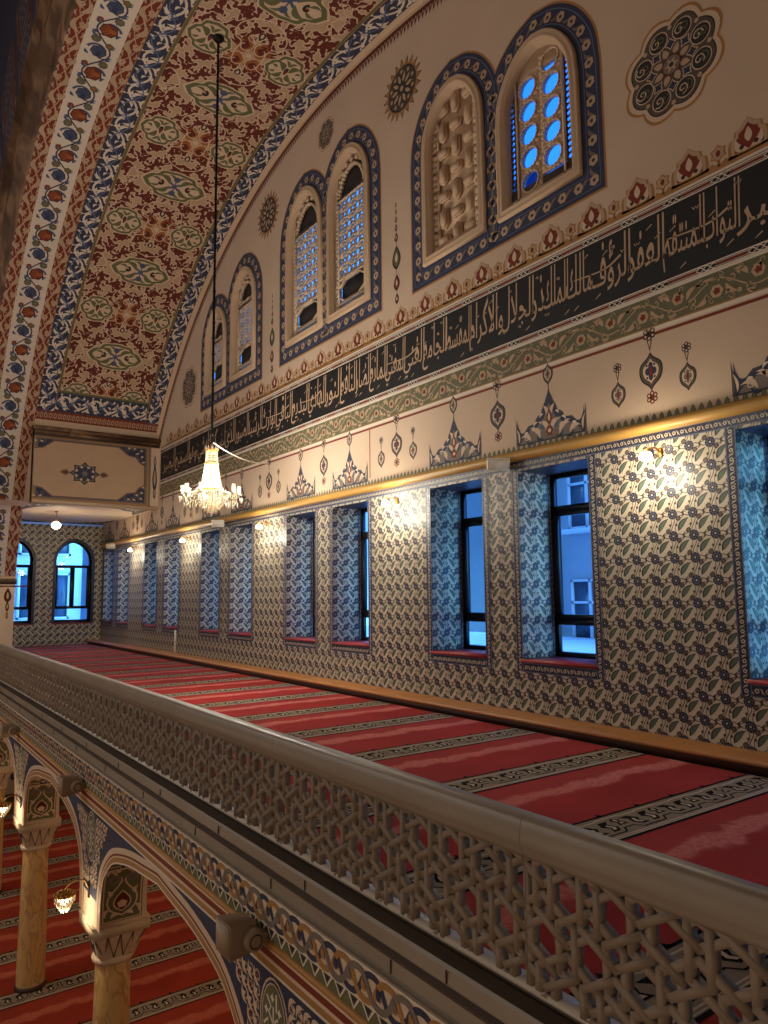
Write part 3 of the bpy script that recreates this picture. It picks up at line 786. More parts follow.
            Surf(flat).add(Pat().poly(arch_pts(hw, b, t, 4, .12), 'stained', 0)).build('glass', root, Matrix.Translation((0, 0, -.15)))
        elif kind == 'relief':
            lay(RECT(-iw, ib, iw, it), -.16, -.12, 'cream_frame')
            # interlocked elongated hexagon blocks, alternately upright and lying
            a, c = .15, .30
            def hexblk(x, y, w, h, vert):
                if vert: o = [(x, y - h / 2 - w * .3), (x + w / 2, y - h / 2), (x + w / 2, y + h / 2), (x, y + h / 2 + w * .3), (x - w / 2, y + h / 2), (x - w / 2, y - h / 2)]
                else: o = [(x - w / 2, y - h / 2), (x + w / 2, y - h / 2), (x + w / 2 + h * .3, y), (x + w / 2, y + h / 2), (x - w / 2, y + h / 2), (x - w / 2 - h * .3, y)]
                lay(o, -.12, -.07, 'cream_frame'); ctr = np.array([x, y]); lay((np.array(o) - ctr) * .8 + ctr, -.07, -.045, 'cream_frame')
            rr = 0; yy = ib + .16
            while yy < it:
                for xo in (-.30, 0, .30):
                    if (rr + int(round(xo / .3))) % 2 == 0: hexblk(xo, yy, .17, .26, True)
                    else: hexblk(xo, yy, .20, .15, False)
                rr += 1; yy += .36
            for sx in (-1, 1):
                yy = ib + .05
                while yy < it:
                    for k in range(3): lay(RECT(sx * (iw - .07) - .05, yy + k * .1, sx * (iw - .07) + .05, yy + k * .1 + .075), -.12, -.05, 'cream_frame')
                    lay(RECT(sx * (iw - .135) - .012, yy, sx * (iw - .135) + .012, yy + .33), -.12, -.06, 'cream'); yy += .33
            lay(RECT(-iw, ib, iw, ib + .10), -.12, -.055, 'cream_frame')
            g.build('grille', root)
        else:
            bwid = .13
            for x0 in (-iw, iw - bwid):
                for r_ in range(int((it - ib) / .09) + 1):
                    yy = ib + r_ * .09
                    for q in ring_cell(x0, yy, x0 + bwid, yy + .09, x0 + bwid / 2, yy + .045, .036, 8, .028): lay(q, -.12, -.07, 'cream')
            for xx in (-iw + bwid, iw - bwid): lay(RECT(xx - .014, ib, xx + .014, it), -.12, -.05, 'cream')
            x0, x1 = -iw + bwid, iw - bwid; yA, yB = ib + .62, it - .75
            for yy in (ib + .05, ib + .14, yA, yB): lay(RECT(x0, yy - .02, x1, yy + .02), -.12, -.05, 'cream')
            lay(RECT(x0, ib + .14, x1, yA), -.145, -.14, 'dark'); lay(RECT(x0, yB, x1, it), -.145, -.14, 'dark')
            # lower medallion pane and upper pane left open, the middle filled with slanted strapwork
            zig = Pat(); st = .23; k = 0; yy = yA
            while yy < yB:
                for q in range(3):
                    xx = x0 + (x1 - x0) * (q + .5) / 3; ww = (x1 - x0) / 6
                    zig.stroke([(xx - ww, yy), (xx - ww * .2, yy + st * .35), (xx + ww, yy + st * .2)], .046, 'cream', 1); zig.stroke([(xx, yy + st * .3), (xx - ww * .5, yy + st * .8), (xx + ww * .4, yy + st)], .044, 'cream', 1)
                    zig.stroke([(xx + ww * .6, yy + st * .2), (xx + ww * .6, yy + st * .75), (xx + ww, yy + st)], .038, 'cream', 1)
                yy += st
            for p_, m_, l_ in zig.P: lay(p_, -.12, -.07, 'cream')
            for cx, cy, rx, ry in ((0, (ib + .14 + yA) / 2, (x1 - x0) / 2, .21),):
                fr_ = [(-rx, ry * .45), (-rx * .5, ry), (rx * .5, ry), (rx, ry * .45), (rx, -ry * .45), (rx * .5, -ry), (-rx * .5, -ry), (-rx, -ry * .45)]
                for p_, m_, l_ in Pat().stroke(np.array(fr_[::-1]) + [cx, cy], .035, 'cream', 1, closed=True).P: lay(p_, -.12, -.06, 'cream')
            for p_, m_, l_ in Pat().stroke(arch_pts(x1, yB, it - .2, 3), .05, 'cream', 1, closed=True).P: lay(p_, -.12, -.05, 'cream')
            for i in range(9):
                aa = PI * (i + .5) / 9; lay(np.array([(math.cos(t_), math.sin(t_)) for t_ in np.arange(7) * 2 * PI / 7]) * .05 + [(iw - .07) * math.cos(aa), it - .62 + .52 * math.sin(aa)], -.12, -.06, 'cream')
            g.build('grille', root)
            Surf(flat).add(Pat().poly(arch_pts(hw, b, t, 4, .12), 'stained_pale', 0)).build('glass', root, Matrix.Translation((0, 0, -.15)))

# ================================================================== LOWER WINDOWS
DEP = .65
def lower_window(idx, y, label):
    """reveal lined with tiles, dark aluminium frame with three lights"""
    r = Surf(lambda a, b, c: np.c_[a, b, c])
    fa = lambda u, v, o: np.c_[XW + u, np.full_like(u, y + HW) - o, v]        # far jamb, faces the viewer
    fb = lambda u, v, o: np.c_[XW + u, np.full_like(u, y - HW) + o, v]
    ft = lambda u, v, o: np.c_[XW + u, y + v, ZT - o]
    fbm = lambda u, v, o: np.c_[XW + u, y + v, ZS + o]
    j = Surf(fa); tile_fill(j, 0, ZS, DEP, ZT, .045, TZ); border_strip(j, DEP - .09, ZS, DEP, ZT)
    root = j.build('window_%d' % idx); struct(root, label, 'window')
    j = Surf(fb); tile_fill(j, 0, ZS, DEP, ZT, .045, TZ); j.build('reveal_tiles', root)
    j = Surf(ft); j.add(Pat().rect(0, -HW, DEP, HW, 'tile_blue', 0)); tile_fill(j, 0, -HW, DEP, HW, .045, 0, False); j.build('head_tiles', root)
    sl = Surf(ident).box(XW - .025, y - HW - .02, ZS - .04, XW + DEP, y + HW + .02, ZS, 'sill_red'); sl.build('sill', root)
    X0 = XW + DEP - .03; fr_ = Surf(ident)
    z1, z2 = 1.115, -.395; w = .065
    for a, b_, c, d in ((y - HW, ZS, y - HW + w, ZT), (y + HW - w, ZS, y + HW, ZT), (y - HW, ZS, y + HW, ZS + w), (y - HW, ZT - w, y + HW, ZT), (y - HW, z1 - .045, y + HW, z1 + .045), (y - HW, z2 - .045, y + HW, z2 + .045)):
        fr_.box(X0, a, b_, X0 + .07, c, d, 'alu_dark')
    fr_.build('frame', root)
    sash = Surf(ident); a0, a1 = y - HW + w, y + HW - w; b0, b1 = z2 + .045, z1 - .045
    for a, b_, c, d in ((a0, b0, a0 + .13, b1), (a1 - .055, b0, a1, b1), (a0, b0, a1, b0 + .05), (a0, b1 - .05, a1, b1)): sash.box(X0 - .02, a, b_, X0 + .06, c, d, 'alu_dark')
    so = sash.build('sash', root)
    h = Surf(ident); h.box(X0 - .045, a0 + .05, .26, X0 - .02, a0 + .08, .40, 'dark_metal'); h.box(X0 - .06, a0 + .055, .31, X0 - .045, a0 + .075, .45, 'dark_metal'); h.build('handle', so)
    gl = Surf(lambda u, v, o: np.c_[np.full_like(u, X0 + .035) - o, u, v]).add(Pat().rect(y - HW + .03, ZS + .03, y + HW - .03, ZT - .03, 'pane', 0)); gl.build('glass', root)
    return root
wl = ['wholly beyond the frame by the near gallery end', 'beyond the frame beside the near end of the gallery', 'cut by the frame edge beside the nearest wall lamp', 'nearest fully seen, looking on a house with windows', 'next to the floodlight nearest the viewer',
      'right of the second wall lamp, sliver of glass showing', 'with a dark frame edge left of the second wall lamp', 'behind the chandelier, only blue tiled jamb showing', 'left behind the chandelier, only blue tiled jamb showing',
      'above the white cable duct', 'beyond the white cable duct', 'second from the end corner', 'in the corner by the end wall']
for i, w in enumerate(WIN): nwin += 1; lower_window(nwin, w, 'tall blue lit window with tiled jambs, ' + wl[i])
# outer skin behind the wall keeps daylight out except through the windows
sk = Surf(ident); xo = XW + DEP + .05
e = [-3.7] + [v for w in WIN for v in (w - HW, w + HW)] + [Y1 + 6]
P = lambda y0, z0, y1, z1: sk.quads([(xo, y0, z0), (xo, y1, z0), (xo, y1, z1), (xo, y0, z1)], [(0, 1, 2, 3)], 'facade')
P(-3.7, LFL, Y1 + 6, ZS); P(-3.7, ZT, Y1 + 6, 4.9)
for a, b in zip(e[0::2], e[1::2]): P(a, ZS, b, ZT)
struct(sk.build('wall_outer'), 'outer skin of the window wall')

# ================================================================== HEATING LEDGE, FLOORS, CARPETS
XL = 6.58
ld = Surf(ident); ld.box(XL + .02, Y0, FL, XW - .03, 27.35, ZL - .035, 'wood_dark'); 
lo = ld.build('heating_ledge'); tag(lo, 'low wooden ledge running along the foot of the tiled wall', 'ledge')
tp = Surf(ident); tp.grid([[(XW - .010, y, ZL), (XL + .012, y, ZL), (XL, y, ZL - .012), (XL, y, ZL - .04), (XL + .02, y, ZL - .045)] for y in np.linspace(Y0, 27.35, 14)], 'wood_gold'); tp.build('top_board', lo)
fl = Surf(ident); fl.box(2.36, -3.6, FL - .28, XW + .3, YE + .4, FL - .02, 'plaster_plain'); struct(fl.build('floor'), 'gallery floor slab', 'floor')
lf_ = Surf(ident); lf_.box(-18, -8, LFL - .3, XW + .3, 30, LFL - .012, 'plaster_plain'); struct(lf_.build('floor_hall'), 'prayer hall floor', 'floor')
unit = Pat()           # one repeat of the woven band, 0.42 x 0.42
def cb(u):
    k = 'carpet_black'; c = 'carpet_cream'
    u.stroke([(.0, .09), (.10, .09), (.15, .15), (.24, .15), (.29, .09), (.42, .09)], .016, k, 2)
    u.stroke([(.0, .075 - .025), (.42, .05)], .012, c, 2)
    u.poly([(.02, .13), (.09, .13), (.13, .19), (.10, .26), (.15, .31), (.06, .31), (.02, .24), (.055, .19)], k, 2); u.poly([(.05, .155), (.08, .155), (.105, .19), (.08, .25), (.06, .24), (.075, .195)], c, 3)
    u.poly([(.40, .13), (.33, .13), (.29, .19), (.32, .26), (.27, .31), (.36, .31), (.40, .24), (.365, .19)], k, 2); u.poly([(.37, .155), (.34, .155), (.315, .19), (.34, .25), (.36, .24), (.345, .195)], c, 3)
    u.poly([(.16, .20), (.26, .20), (.23, .25), (.25, .29), (.21, .335), (.17, .29), (.19, .25)], k, 2); u.poly([(.19, .215), (.23, .215), (.21, .25), (.225, .285), (.21, .31), (.195, .285), (.21, .25)], c, 3)
    u.stroke([(.0, .345), (.06, .345), (.10, .36), (.32, .36), (.36, .345), (.42, .345)], .014, c, 2)
    u.poly([(.16, .40), (.26, .40), (.23, .43), (.21, .465), (.19, .43)], k, 2)
    for x in (.03, .385): u.poly([(x - .02, .40), (x + .02, .40), (x, .425)], k, 2)
    return u
cb(unit)
def carpet(name, f, x0, x1, y0, y1, red, b0, label, vis):
    s_ = Surf(f)
    yc_ = 23.3
    s_.add(Pat().rect(x0, y0, x1, min(y1, yc_), red, 0))
    if y1 > yc_: s_.add(Pat().rect(3.66, yc_, x1, y1, red, 0))
    X0_ = x0
    k0 = math.ceil((y0 - b0) / CBP); k1 = math.floor((y1 - b0) / CBP); n = int((x1 - x0) / .42); sx = (x1 - x0) / n
    un = Pat().put(unit, sc_=sx / .42, sy=1)
    for k in range(k0, k1 + 1):
        y = b0 + k * CBP - .21
        if y < y0 or y + .46 > y1: continue
        x0 = X0_ if y + .46 < yc_ else 3.66
        s_.add(Pat().rect(x0, y, x1, y + .42, 'carpet_band', 1).rect(x0, y - .012, x1, y + .014, 'carpet_black', 2).rect(x0, y + .395, x1, y + .42, 'carpet_black', 2).rect(x0, y + .02, x1, y + .03, 'carpet_cream', 2))
        s_.add(un, [(X0_ + i * sx, y) for i in range(n) if vis(X0_ + i * sx, y) and X0_ + i * sx >= x0])
    return tag(s_.build(name), label, 'carpet')
fc_ = lambda u, v, o: np.c_[u, v, FL + o]
carpet('prayer_carpet', fc_, 2.46, XL, -3.25, YE - .02, 'carpet_red', CB0, 'red striped prayer carpet covering the gallery floor behind the railing', lambda x, y: y > .5)
fc2 = lambda u, v, o: np.c_[u, v, LFL + o]
carpet('prayer_carpet', fc2, -6.0, XW - .1, -3.2, 23.28, 'carpet_hall', 11.25, 'red striped prayer carpet of the prayer hall below the arches', lambda x, y: x > -1 and y > 4)

# ================================================================== END WALL OF THE GALLERY
EW = [(6.09, .645), (4.15, .645), (2.21, .645)]     # pointed arched windows: centre X, half width
EZB, EZT = -.90, 2.02
def parch(hw, zb, zt, n=8):
    r = hw * 1.22; cx = hw - r; zs = zt - math.sqrt(r * r - cx * cx)
    a1 = math.acos(-cx / r); R_ = [(hw, zb)] + [(cx + r * math.cos(a1 * i / n), zs + r * math.sin(a1 * i / n)) for i in range(n + 1)]
    R_[-1] = (0, zt)
    return np.array(R_ + [(-x, z) for x, z in R_[::-1][1:]])
es = Surf(f_end); ET = 2.52
X0e, X1e = 2.4, XW
tile_fill(es, X0e, FL, X1e, EZB, XW - 20 * S, TZ); tile_fill(es, X0e, EZT, X1e, ET, XW - 20 * S, TZ)
ed = [X0e] + [v for c, h in EW[::-1] for v in (max(X0e, c - h), c + h)] + [X1e]
for a, b in zip(ed[0::2], ed[1::2]):
    if b > a + .01: tile_fill(es, a, EZB, b, EZT, XW - 20 * S, TZ)
for c, h in EW:
    o = parch(h, EZB, EZT); half = o[1:len(o) // 2 + 1]
    for q in (-1, 1):
        for (xa, za), (xb, zb_) in zip(half[:-1], half[1:]):
            pts = [(c + q * xa, za), (c + q * xb, zb_), (c + q * xb, EZT), (c + q * xa, EZT)]
            if q < 0: pts = pts[::-1]
            es.add(Pat().poly(pts, 'tile_cream', 0))
            x0, x1 = sorted((c + q * xa, c + q * xb))
            conv = pts if (abs(xa - xb) > 1e-4) else None
            if conv is not None:
                cc = Pat(); 
                for i in range(math.floor((x0 - (XW - 20 * S)) / S) - 1, math.ceil((x1 - (XW - 20 * S)) / S) + 1):
                    for jz in range(math.floor((min(za, zb_) - TZ) / S) - 1, math.ceil((EZT - TZ) / S) + 1): cc.put(tileS, XW - 20 * S + i * S, TZ + jz * S)
                ok = [p for p in conv]
                # keep the polygon counter-clockwise and free of doubled corners
                uq = [ok[i] for i in range(len(ok)) if math.dist(ok[i], ok[i - 1]) > 1e-5]
                if len(uq) >= 3:
                    ar = sum(uq[i - 1][0] * uq[i][1] - uq[i][0] * uq[i - 1][1] for i in range(len(uq)))
                    es.add(cc.clip(uq if ar > 0 else uq[::-1]))
wall_end = struct(es.build('wall_end'), 'tiled end wall of the gallery with pointed windows')
for i, (c, h) in enumerate(EW):
    nwin += 1
    o = parch(h, EZB, EZT); n = len(o); s_ = Surf(ident)
    P = []
    for dx, dy in ((.0, -.004), (.0, .34)): P.append([(c + x, YE + dy, z) for x, z in o])
    s_.grid(P, 'tile_blue', True)
    bp = Pat().stroke(o[1:-1] if False else o, .10, 'tile_navy', 5, closed=True)
    root = s_.build('window_%d' % nwin)
    struct(root, ['pointed arched window on the end wall nearest the corner', 'pointed arched window on the end wall beside the painted pier', 'pointed arched window hidden behind the painted pier'][i], 'window')
    b_ = Surf(f_end).add(Pat().put(bp, c, 0)); b_.build('tile_border', root)
    Surf(ident).box(c - h, YE - .02, EZB - .04, c + h, YE + .34, EZB, 'sill_red').build('sill', root)
    f_ = Surf(lambda u, v, q: np.c_[u, YE + .30 - q, v]); inn = parch(h - .10, EZB + .10, EZT - .10); out = parch(h, EZB, EZT)
    k = len(inn)
    for a in range(k):
        b2 = (a + 1) % k; f_.prism([out[a] + [c, 0], out[b2] + [c, 0], inn[b2] + [c, 0], inn[a] + [c, 0]], 0, .06, 'alu_dark')
    for x0, z0, x1, z1 in ((-h, 1.02, h, 1.12), (-h, -.42, h, -.32), (-.075, -.35, .075, 1.05), (-h + .08, -.32, -h + .16, 1.02), (h - .16, -.32, h - .08, 1.02)): f_.prism(RECT(c + x0, z0, c + x1, z1), 0, .055, 'alu_dark')
    f_.build('frame', root)
    Surf(lambda u, v, q: np.c_[u, YE + .32 - q, v]).add(Pat().poly(parch(h - .05, EZB + .05, EZT - .05) + [c, 0], 'pane', 0)).build('glass', root)
sk = Surf(ident); yo = YE + .36
def PE(x0, z0, x1, z1): sk.quads([(x0, yo, z0), (x1, yo, z0), (x1, yo, z1), (x0, yo, z1)], [(0, 1, 2, 3)], 'facade')
PE(-18, LFL, XW + .7, EZB); PE(-18, EZT - .02, XW + .7, 18); ed = [-18] + [v for c, h in EW[::-1] for v in (c - h, c + h)] + [XW + .7]
for a, b in zip(ed[0::2], ed[1::2]): PE(a, EZB, b, EZT)
for c, h in EW:
    o = parch(h, EZB, EZT); half = o[1:len(o) // 2 + 1]
    for q in (-1, 1):
        for (xa, za), (xb, zb_) in zip(half[:-1], half[1:]): sk.quads([(c + q * xa, yo, za), (c + q * xb, yo, zb_), (c + q * xb, yo, EZT), (c + q * xa, yo, EZT)], [(0, 1, 2, 3)], 'facade')
struct(sk.build('wall_outer_end'), 'outer skin of the end wall')

# ceiling of the low bay and painted cross beam in front of it
BZ = 2.58; YB = 21.4
cl = Surf(lambda u, v, o: np.c_[u, v, BZ - o]); cl.add(Pat().rect(2.4, YB, XW, YE, 'cream', 0))
cp = Pat()
for cx, q in ((6.95, -1), (3.65, 1)):
    for cy_, r_ in ((YE - .1, -1), (YB + .25, 1)):
        o = [(0, 0), (1.5, 0), (1.25, .28), (.85, .42), (.6, .75), (.3, .95), (.12, 1.6), (0, 1.9)]
        cp.poly([(cx + q * a, cy_ + r_ * b) for a, b in o], 'navy', 1); cp.poly([(cx + q * (.05 + a * .8), cy_ + r_ * (.05 + b * .8)) for a, b in o], 'grey_paint', 2)
        for a in range(5): cp.leaf(cx + q * (.12 + .2 * a), cy_ + r_ * .1, cx + q * (.2 + .18 * a), cy_ + r_ * max(.2, .9 - .2 * a), .12, 'cream', 3, .2)
cl.add(cp)
struct(cl.build('ceiling'), 'cream ceiling of the low end bay with painted corners', 'ceiling')
bm = Surf(ident); bm.box(3.60, YB, BZ - .03, XW, YB + .28, 4.66, 'tan')
cv = [(CY + math.sqrt(R * R - (z - CZ) ** 2) + .02, z) for z in np.linspace(BZ, 4.62, 12)]
bm.quads([(3.60, YB, z) for y, z in cv] + [(3.60, y, z) for y, z in cv], [(i, i + 1, 13 + i, 12 + i) for i in range(11)], 'tan')
beam = struct(bm.build('beam_cross'), 'painted cross beam closing the vault at the far end', 'beam')
pp = Pat(); x0, x1, z0, z1 = 3.61, 6.72, 2.66, 4.40
pp.rect(x0, z0, x1, z1, 'gold_line', 1).rect(x0 + .04, z0 + .03, x1 - .04, z1 - .03, 'grey_paint', 2).rect(x0 + .09, z0 + .07, x1 - .09, z1 - .07, 'navy', 3)
c0, c1, h = 3.80, 6.58, .86
oc = [(3.30, 3.25), (3.52, 3.16), (3.62, 3.02), (3.85, 2.98), (4.0, 2.86), (4.12, 2.77), (5.85, 2.77), (5.97, 2.86), (6.12, 2.98), (6.35, 3.02), (6.45, 3.16), (6.60, 3.25), (6.60, 3.81), (6.45, 3.90), (6.35, 4.04), (6.12, 4.08), (5.97, 4.20), (5.85, 4.29), (4.12, 4.29), (4.0, 4.20), (3.85, 4.08), (3.62, 4.04), (3.52, 3.90), (3.30, 3.81)]
ctr = np.array([4.95, 3.53])
pp.poly((np.array(oc) - ctr) * [1.025, 1.04] + ctr, 'grey_paint', 4); pp.poly((np.array(oc) - ctr) * [1.012, 1.02] + ctr, 'rust', 5); pp.poly(oc, 'tan', 6)
for q in (-1, 1):
    for r_ in (-1, 1):
        for k, (dx, dz) in enumerate(((1.50, .70), (1.30, .74), (1.14, .74), (1.52, .52), (1.38, .60), (1.56, .36))):
            pp.stroke(spiral(4.98 + q * dx, 3.53 + r_ * dz, .075, 1.1, k, 9, q), .02, 'grey_paint', 4); pp.leaf(4.98 + q * dx, 3.53 + r_ * dz, 4.98 + q * (dx + .09), 3.53 + r_ * (dz + .03), .05, 'cream', 5, .3)
m = (4.94, 3.45)
pp.star(m[0], m[1], .42, .30, 8, 'dark', 7, 0, .78); pp.star(m[0], m[1], .36, .26, 8, 'grey_paint', 8, 0, .78)
for i in range(8): a = i * PI / 4; pp.leaf(m[0] + .06 * math.cos(a), m[1] + .05 * math.sin(a), m[0] + .31 * math.cos(a), m[1] + .24 * math.sin(a), .11, 'navy', 9); pp.ell(m[0] + .24 * math.cos(a + .39), m[1] + .19 * math.sin(a + .39), .035, 'cream', 9, n=6)
for q in (-1, 1): pp.leaf(m[0] + q * .40, m[1], m[0] + q * .66, m[1], .17, 'grey_paint', 7); pp.leaf(m[0] + q * .44, m[1], m[0] + q * .60, m[1], .09, 'rust', 8)
pp.rect(6.74, 2.6, 6.78, 4.6, 'grey_paint', 1); pp.rect(6.80, 2.6, XW, 4.6, 'cream', 1)
for z, rx, rz in ((3.5, .07, .45), (3.05, .04, .2), (3.98, .04, .2)): pp.leaf(6.92, z - rz, 6.92, z + rz, rx * 2, 'navy', 2); pp.leaf(6.92, z - rz * .6, 6.92, z + rz * .6, rx, 'tan', 3)
Surf(lambda u, v, o: np.c_[u, YB - o, v]).add(pp.clip(RECT(3.61, 2.5, XW, 4.7))).build('painted_panel', beam)['label'] = 'tan octagonal panel with a blue central medallion'
ml = Surf(ident)
for z0, z1, d, m in ((4.40, 4.46, .03, 'stone_dark'), (4.46, 4.56, .09, 'brown_marble'), (4.56, 4.66, .14, 'brown_marble'), (2.55, 2.63, .05, 'cream_frame')): ml.box(3.60, YB - d, z0, XW, YB + .01, z1, m)
ml.build('moulding', beam)

# ================================================================== THE GREAT VAULT (painted barrel between the hall arch and the window wall)
rad = math.radians
vb = Surf(f_arc)
def arcbase(x0, x1, a0, a1, m, l=0, n=60):
    n = int((a1 - a0) / .45) + 1; p = Pat(); da = (a1 - a0) / n
    for i in range(n): p.rect(x0, R * rad(a0 + i * da), x1, R * rad(a0 + (i + 1) * da), m, l)
    vb.add(p)
A0, A1 = 40.0, 140.0
arcbase(3.6, XW, 34.3, 145.7, 'cream', 0, 90); arcbase(2.4, 3.6, 12.6, 167.4, 'cream', 0, 110)
for x0, x1 in ((3.60, 4.05), (6.55, 6.93)): arcbase(x0, x1, 36.9, 143.1, 'navy', 1, 90)
for a, b in ((36.9, 39.8), (140.2, 143.1)): arcbase(4.05, 6.55, a, b, 'navy', 1, 3)
for x0, x1 in ((4.05, 4.10), (6.50, 6.55)): arcbase(x0, x1, 39.6, 140.4, 'olive', 2, 90)
for a, b in ((39.6, 39.9), (140.1, 140.4)): arcbase(4.05, 6.55, a, b, 'olive', 2, 1)
arcbase(4.10, 6.50, 39.9, 140.1, 'tan', 1, 80)
for x in (3.60, 4.045, 6.55): arcbase(x - .008, x + .008, 37, 143, 'gold_line', 3, 90)
vault = struct(vb.build('ceiling_vault'), 'painted barrel vault over the gallery', 'ceiling')
# --- arabesque carpet of the vault
PER = R * rad(12.5); hp_ = PER / 2; ar = Pat()
def tong(p, x, y, s_, m, l, mx):
    """forked arabesque leaf"""
    q = Pat(); q.leaf(0, 0, 1.0, .1, .34, m, l, .25); q.leaf(.25, .05, .55, .55, .26, m, l, -.2); q.leaf(.35, -.02, .70, -.40, .22, m, l, .2); q.ell(.02, 0, .15, m, l, n=7); q.ell(.55, .52, .12, m, l, n=6); q.ell(.98, .12, .13, m, l, n=6)
    return q
med = lambda x, y: ((x / .78) ** 2 + (y / .42) ** 2 < 1) or (((abs(x) - .76) / .42) ** 2 + ((abs(y) - hp_) / .36) ** 2 < 1)
ora = lambda x, y: (x / .36) ** 2 + ((abs(y) - hp_) / .40) ** 2 < 1
rq = random.Random(11); pts = []
tries = 0
while len(pts) < 60 and tries < 6000:
    tries += 1
    x, y = rq.uniform(0, 1.17), rq.uniform(-hp_, hp_)
    if med(x, y) or ora(x, y) or med(x * .93, y * .93): continue
    if any((x - a) ** 2 + (y - b) ** 2 < .165 ** 2 for a, b in pts): continue
    pts.append((x, y))
for i, (x, y) in enumerate(pts):
    a = rq.uniform(0, 2 * PI); s_ = rq.uniform(.24, .30); t_ = tong(ar, 0, 0, 1, 'dark_red', 3, 1)
    for q in (1, -1):
        w = Pat().put(t_, x, y, s_, rot=a); w2 = Pat(); w2.P = [(c_ + (c_ - c_.mean(0)) / np.maximum(np.linalg.norm(c_ - c_.mean(0), axis=1, keepdims=True), 1e-6) * .022, 'cream', 2.4) for c_, m_, l_ in w.P]; ar.put(Pat().put(w2, 0, 0, 1, mx=(q < 0))); ar.put(Pat().put(w, 0, 0, 1, mx=(q < 0)))
for q in (1, -1):                      # thin pale stems
    for k in range(14):
        x, y = rq.uniform(.1, 1.1), rq.uniform(-hp_, hp_); ar.stroke(np.array(spiral(x, y, .12, 1, rq.uniform(0, 6), 10)) * [q, 1], .016, 'cream', 4)
    for sy in (1, -1):
        ar.stroke(np.array(smooth([(0, sy * .50), (.25, sy * .58), (.45, sy * .78), (.42, sy * 1.02), (.26, sy * 1.1), (.28, sy * hp_)], 4)) * [q, 1], .024, 'cream', 5)
        ar.stroke(np.array(smooth([(.82, 0), (.95, sy * .2), (1.1, sy * .28), (1.18, sy * .2)], 4)) * [q, 1], .024, 'cream', 5)
# orange quatrefoils
for sy in (1, -1):
    for q in (1, -1):
        ar.lobed(q * .17, sy * (hp_ - .20), .19, 4, .3, 'orange', 3, k=4); ar.lobed(q * .17, sy * (hp_ - .20), .10, 4, .4, 'dark_red', 4, k=3)
        ar.stroke(spiral(q * .17, sy * (hp_ - .2), .20, .9, PI / 2, 14, q), .022, 'cream', 5)
    ar.star(0, sy * (hp_ - .47), .13, .075, 4, 'cream', 5, PI / 2); ar.leaf(0, sy * (hp_ - .57), 0, sy * (hp_ - .38), .13, 'black', 6); ar.leaf(0, sy * (hp_ - .54), 0, sy * (hp_ - .43), .06, 'cream', 7)
ar.ell(0, hp_, .06, 'cream', 6, n=8); ar.ell(0, -hp_, .001, 'cream', 6, n=4)
def olive_med(p, cx, cy_, rx, ry, big_):
    o = smooth([(rx, 0), (.82 * rx, .42 * ry), (.62 * rx, .55 * ry), (.5 * rx, .86 * ry), (.2 * rx, .95 * ry), (0, ry)], 3)
    o = np.vstack([o, (o * [-1, 1])[::-1][1:]]); o = np.vstack([o, (o * [1, -1])[::-1][1:-1]])
    p.poly(o * 1.07 + [cx, cy_], 'cream', 4); p.poly(o + [cx, cy_], 'olive', 5); p.poly(o * .84 + [cx, cy_], 'cream', 6)
    for q in (1, -1):
        for r_ in (1, -1):
            p.leaf(cx + q * .15 * rx, cy_ + r_ * .05 * ry, cx + q * .60 * rx, cy_ + r_ * .50 * ry, .30 * ry, 'olive', 7, .25 * q * r_); p.leaf(cx + q * .45 * rx, cy_ + r_ * .1 * ry, cx + q * .76 * rx, cy_ + r_ * .22 * ry, .16 * ry, 'olive', 7, .2 * q * r_)
            p.leaf(cx + q * .02 * rx, cy_ + r_ * .40 * ry, cx + q * .3 * rx, cy_ + r_ * .72 * ry, .16 * ry, 'olive', 7, .2 * q * r_)
        if big_:
            p.stroke(spiral(cx + q * .45 * rx, cy_, .20 * ry, .8, PI / 2, 10, q), .055, 'black', 8); p.leaf(cx + q * .40 * rx, cy_, cx + q * .52 * rx, cy_, .05, 'rust', 9)
            p.ell(cx, cy_ + q * .52 * ry, .15 * ry * 1.3, 'blue_flower', 8, n=10, ry=.15 * ry * 1.3)
            p.stroke([(cx - .16 * rx, cy_ - q * .22 * ry), (cx + .16 * rx, cy_ + q * .22 * ry)], .05, 'blue_flower', 8); p.stroke([(cx, cy_), (cx, cy_ + q * .4 * ry)], .03, 'blue_flower', 8)
        else:
            p.stroke(spiral(cx + q * .03, cy_ + .02, .24 * ry, .45, PI / 2, 8, q), .04, 'black', 8)
    if not big_: p.leaf(cx, cy_ - .2 * ry, cx, cy_ + .25 * ry, .06, 'rust', 9)
olive_med(ar, 0, 0, .72, .39, True)
for q in (1, -1): olive_med(ar, q * .76, hp_, .41, .37, False)
av = Surf(f_arc); conv = RECT(4.105, R * rad(39.95), 6.495, R * rad(140.05))
full_ = []
for k in range(-4, 4):
    c_ = R * rad(83.3 + 12.5 * k); 
    if c_ - hp_ - .4 > conv[0][1] and c_ + hp_ + .4 < conv[2][1] and False: pass
    av.add(Pat().put(ar, 5.30, c_).clip(conv).split(.08))
av.build('arabesque', vault)['label'] = 'red, olive and tan arabesque field of the vault'
